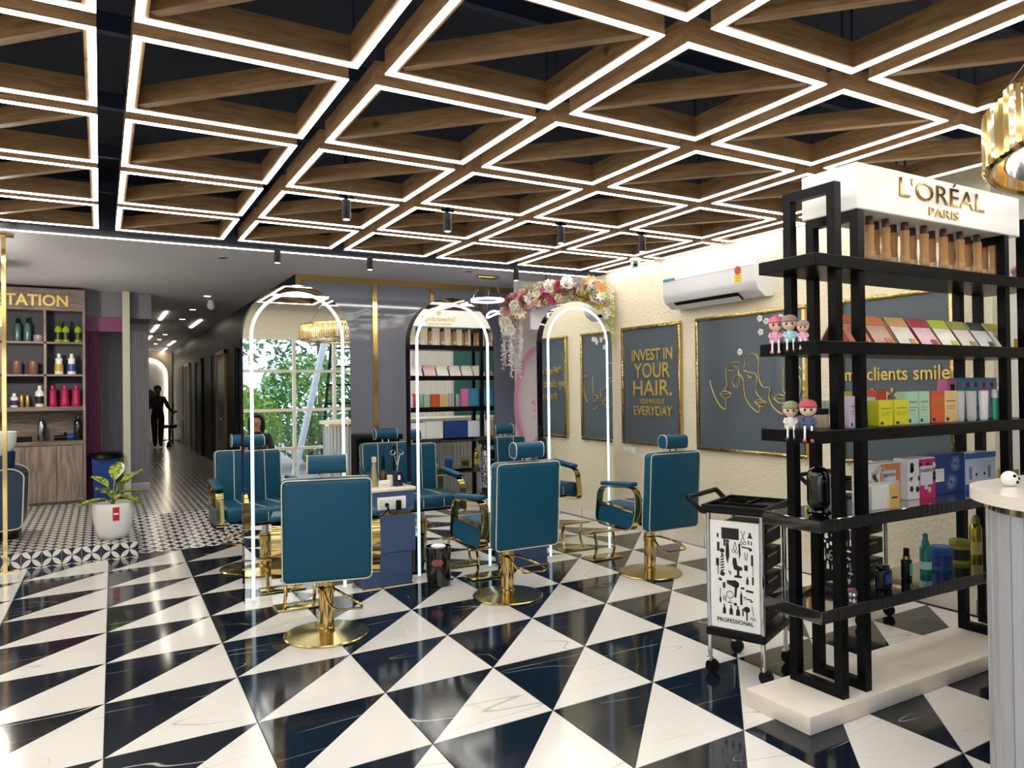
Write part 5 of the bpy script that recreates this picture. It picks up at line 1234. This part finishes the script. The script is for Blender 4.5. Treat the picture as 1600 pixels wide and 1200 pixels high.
for i, (x, y, h, rx, rz, m, lb) in enumerate(((2.2, -4.5, .9, 1.1, .9, 0, 'fresh green shrub left of the leaning pole outside'), (4.0, -5.2, 1.3, 1.2, 1.2, 1, 'mid green shrub behind the leaning pole outside'), (6.0, -4.6, 1.2, 1.3, 1.2, 2, 'deep green shrub at the right outside the window'),
        (.2, -5.0, 1.4, 1.4, 1.3, 1, 'mid green bush at the left outside the window'), (5.2, -9, 3.6, 2.4, 1.8, 2, 'tall dark tree against the sky outside'), (1.5, -11, 3.2, 2.6, 1.7, 1, 'tall green tree farther off outside'), (8.5, -8, 3.0, 2.2, 2.0, 2, 'tall dark tree at the far right outside'))):
    t = thing('leafy_tree' if h > 2 else 'leafy_shrub', lb, 'tree' if h > 2 else 'shrub', (x, y, -.08), 0, 'greenery outside the windows')
    stuff(link('foliage', crown(2600 if h < 2 else 1300, rx, rx*.8, rz, h, .11 if h > 2 else .085, 20+i), mat(leafq[m][0], leafq[m][1], .6), t))
    MB().tube([(0, 0, 0), (.05, 0, h*.5), (0, .03, h)], .06, 8).build('trunk', mat('bark', '5b4a3a', .8), t)
t = thing('leaning_pole', 'pale leaning pole outside the window', 'pole', (3.05, -2.6, -.08)); MB().cyl((0, 0, 0), (.75, 0, 3.2), .06, seg=12).build('pole', mat('pale_pole', 'c3cdd8', .5), t); MB().cyl((0, 0, 0), (0, 0, .06), .12, seg=12).build('foot', mat('pale_pole', 'c3cdd8', .5), t)
t = thing('black_ladder', 'black metal ladder frame outside the window', 'ladder', (3.7, -3.2, -.08))
for x in (0, .5): MB().cyl((x, 0, 0), (x+.35, -.1, 3.4), .03, seg=8).build('rail', M_black, t)
for k in range(9): MB().cyl((.035*k*1.08, -.01*k, .3+k*.36), (.5+.035*k*1.08, -.01*k, .3+k*.36), .022, seg=6).build('rung', M_black, t)

# ------------------------------------------------------------------ people
def paint(me, mats, f):
    for m in mats: me.materials.append(m)
    for p in me.polygons: p.material_index = f(p.center); p.use_smooth = True
M_skinp = mat('skin', 'b07e5c', .5); M_skind = mat('skin_shade', '6b4a38', .6); M_hair = mat('hair_black', '14100e', .45); M_top = mat('black_cloth', '14161b', .8)
def figure(J):
    """J: list of (name, parent, xyz, radius) -> continuous skinned body"""
    ix = {n: i for i, (n, _, _, _) in enumerate(J)}
    return skin_mesh([j[2] for j in J], [(ix[p], i) for i, (n, p, _, _) in enumerate(J) if p], [j[3] for j in J])
def hand(J, side, wrist, palm, dirv, spread, curl):
    d = Vector(dirv).normalized(); s = Vector(spread).normalized(); c = Vector(curl).normalized(); p = Vector(palm)
    J.append(('palm'+side, 'wrist'+side, tuple(p), (.035, .016)))
    for k, (o, L) in enumerate(((-.027, .062), (-.009, .072), (.009, .068), (.027, .054))):
        a = p+d*.04+s*o; J.append(('f%d%s' % (k, side), 'palm'+side, tuple(a), .009)); b_ = a+d*L*.55+c*.008; J.append(('g%d%s' % (k, side), 'f%d%s' % (k, side), tuple(b_), .0085)); J.append(('h%d%s' % (k, side), 'g%d%s' % (k, side), tuple(b_+d*L*.35+c*L*.4), .007))
    a = p-s*.04+d*.005; J.append(('t0'+side, 'palm'+side, tuple(a), .011)); J.append(('t1'+side, 't0'+side, tuple(a-s*.02+d*.035+c*.01), .009))
def head_parts(o, c, fy, hair, long=False):
    """face details on a head centred at c, looking along fy*Y"""
    x, y, z = c
    for s in (-1, 1):
        MB().ball((x+s*.032, y+fy*.083, z+.0), .011, 8, (1.2, .6, .7)).build('eye', M_whiteg, o); MB().ball((x+s*.032, y+fy*.088, z+.0), .006, 8).build('pupil', M_blackg, o)
        MB().tube([(x+s*.018, y+fy*.088, z+.022), (x+s*.045, y+fy*.08, z+.022)], .004, 5).build('eyebrow', M_hair, o)
        MB().ball((x+s*.083, y-fy*.0, z-.005), .022, 8, (.4, .8, 1.2)).build('ear', M_skinp, o)
    MB().tube([(x, y+fy*.088, z+.01), (x, y+fy*.105, z-.02), (x, y+fy*.09, z-.03)], .01, 6).build('nose', M_skinp, o)
    MB().tube([(x-.024, y+fy*.083, z-.055), (x, y+fy*.09, z-.06), (x+.024, y+fy*.083, z-.055)], .006, 6).build('mouth', mat('lips', '8d4a44', .5), o)
    b = MB(); b.ball((x, y-fy*.018, z+.03), .1, 18, (.95, 1.0, 1.0))
    for v in b.b.verts:
        if (v.co.y-y)*fy > .05 and v.co.z < z+.065: v.co.y = y+fy*.03
    if long:
        for s in (-1, 1): b.tube([(x+s*.07, y+fy*.03, z+.07), (x+s*.092, y+fy*.0, z-.01), (x+s*.09, y-fy*.03, z-.10), (x+s*.075, y-fy*.05, z-.2)], .03, 8, rads=[.03, .032, .034, .012])
        b.tube([(x, y-fy*.09, z+.04), (x+.02, y-fy*.12, z-.06), (x+.03, y-fy*.11, z-.2)], .04, 10, rads=[.05, .045, .02])
    b.build('hair', hair, o, 80)
# seated woman by the window, seen in the left mirror
J = [('pelvis', None, (0, 0, .50), .13), ('belly', 'pelvis', (0, .0, .62), .115), ('chest', 'belly', (0, .0, .80), .125), ('neckb', 'chest', (0, .01, .94), .07), ('neck', 'neckb', (0, .02, .99), .048), ('jaw', 'neck', (0, .04, 1.045), .065), ('head', 'jaw', (0, .03, 1.10), .09), ('crown', 'head', (0, .02, 1.165), .062)]
for s, q in ((-1, 'l'), (1, 'r')):
    J += [('sh'+q, 'chest', (s*.16, .0, .885), .06), ('el'+q, 'sh'+q, (s*.22, .05, .68), .045), ('wrist'+q, 'el'+q, (s*.13, .28, .60), .028)]
    hand(J, q, None, (s*.10, .34, .59), (-.3*s, 1, -.1), (s, .2, 0), (0, .3, -1))
    J += [('hip'+q, 'pelvis', (s*.09, .08, .50), .09), ('kn'+q, 'hip'+q, (s*.11, .44, .51), .065), ('an'+q, 'kn'+q, (s*.11, .42, .10), .04), ('to'+q, 'an'+q, (s*.115, .56, .045), .035)]
me = figure(J)
paint(me, [M_top, M_skinp, M_blackpl], lambda c: 1 if (c.z > .955 or (c.y > .27 and .54 < c.z < .66 and abs(c.x) < .2 and c.z > .565 and abs(c.x) > .02 and c.y > .26 and c.z < .64 and False)) else (2 if c.z < .09 else 0))
wm = thing('person', 'seated woman in a black top reflected in the left mirror', 'person', (1.97, -.12, 0), math.radians(12))
bo = link('body', me, None, wm); head_parts(bo, (0, .03, 1.10), 1, M_hair, True)
t = thing('orange_chair', 'orange upholstered chair under the seated woman', 'chair', (2.0, -.2, 0), math.radians(12))
MB().rbox(-.24, .24, -.2, .28, .36, .40, .015, 3).build('seat', mat('orange_fabric', 'c3622f', .6), t)
bk = rounded_path([(-.25, .40), (.25, .40), (.22, .86), (-.22, .86)], .12, 6)
b = MB(); b.prism(bk, 'y', -.26, -.21); b.build('backrest', mat('orange_fabric', 'c3622f', .6), t, 40)
for sx in (-.2, .2):
    for sy in (-.18, .24): MB().cyl((sx, sy, 0), (sx*.9, sy*.9, .36), .013, .016, seg=8).build('leg', M_gold, t)
# cleaner in the corridor; backlit silhouette put into dark clothes and skin
J = [('pelvis', None, (0, 0, .86), .125), ('belly', 'pelvis', (0, 0, 1.0), .12), ('chest', 'belly', (0, .0, 1.2), .13), ('neckb', 'chest', (0, 0, 1.34), .07), ('neck', 'neckb', (0, -.01, 1.39), .05), ('jaw', 'neck', (0, -.03, 1.45), .065), ('head', 'jaw', (0, -.02, 1.51), .09), ('crown', 'head', (0, -.01, 1.57), .062)]
for s, q in ((-1, 'l'), (1, 'r')):
    hx = .34 if s > 0 else -.24; hy = -.10 if s > 0 else -.02; hz = .93 if s > 0 else .84
    J += [('sh'+q, 'chest', (s*.17, 0, 1.28), .062), ('el'+q, 'sh'+q, (s*.25, .03, 1.05), .048), ('wrist'+q, 'el'+q, (hx, hy, hz), .03)]
    hand(J, q, None, (hx+s*.01, hy-.02, hz-.07) if s < 0 else (hx+.03, hy-.04, hz), (0, -.1, -1) if s < 0 else (1, -.2, 0), (0, 1, 0) if s < 0 else (0, 0, 1), (s*-1, 0, 0) if s < 0 else (0, 1, 0))
    J += [('hip'+q, 'pelvis', (s*.09, 0, .82), .092), ('kn'+q, 'hip'+q, (s*.075, -.02, .46), .078), ('an'+q, 'kn'+q, (s*.065, .01, .09), .06), ('to'+q, 'an'+q, (s*.075, -.13, .04), .036)]
me = figure(J); paint(me, [M_top, M_skind, M_blackpl], lambda c: 1 if c.z > 1.37 else (2 if c.z < .08 else 0))
cl = thing('person', 'cleaner in dark clothes, coloured as a backlit silhouette, in the corridor with a broom', 'person', (1.32, 21.4, HP+.002))
bo = link('body', me, None, cl); head_parts(bo, (0, -.02, 1.51), -1, M_hair)
t = thing('broom', 'dark long handled broom held by the cleaner', 'broom', (1.64, 21.3, HP))
MB().cyl((-.06, 0, .12), (.06, 0, 1.15), .012, seg=8).build('handle', M_black, t); MB().prism([(-.13, 0), (.0, 0), (-.03, .14), (-.1, .14)], 'y', -.03, .03).build('bristles', M_blackpl, t, None)
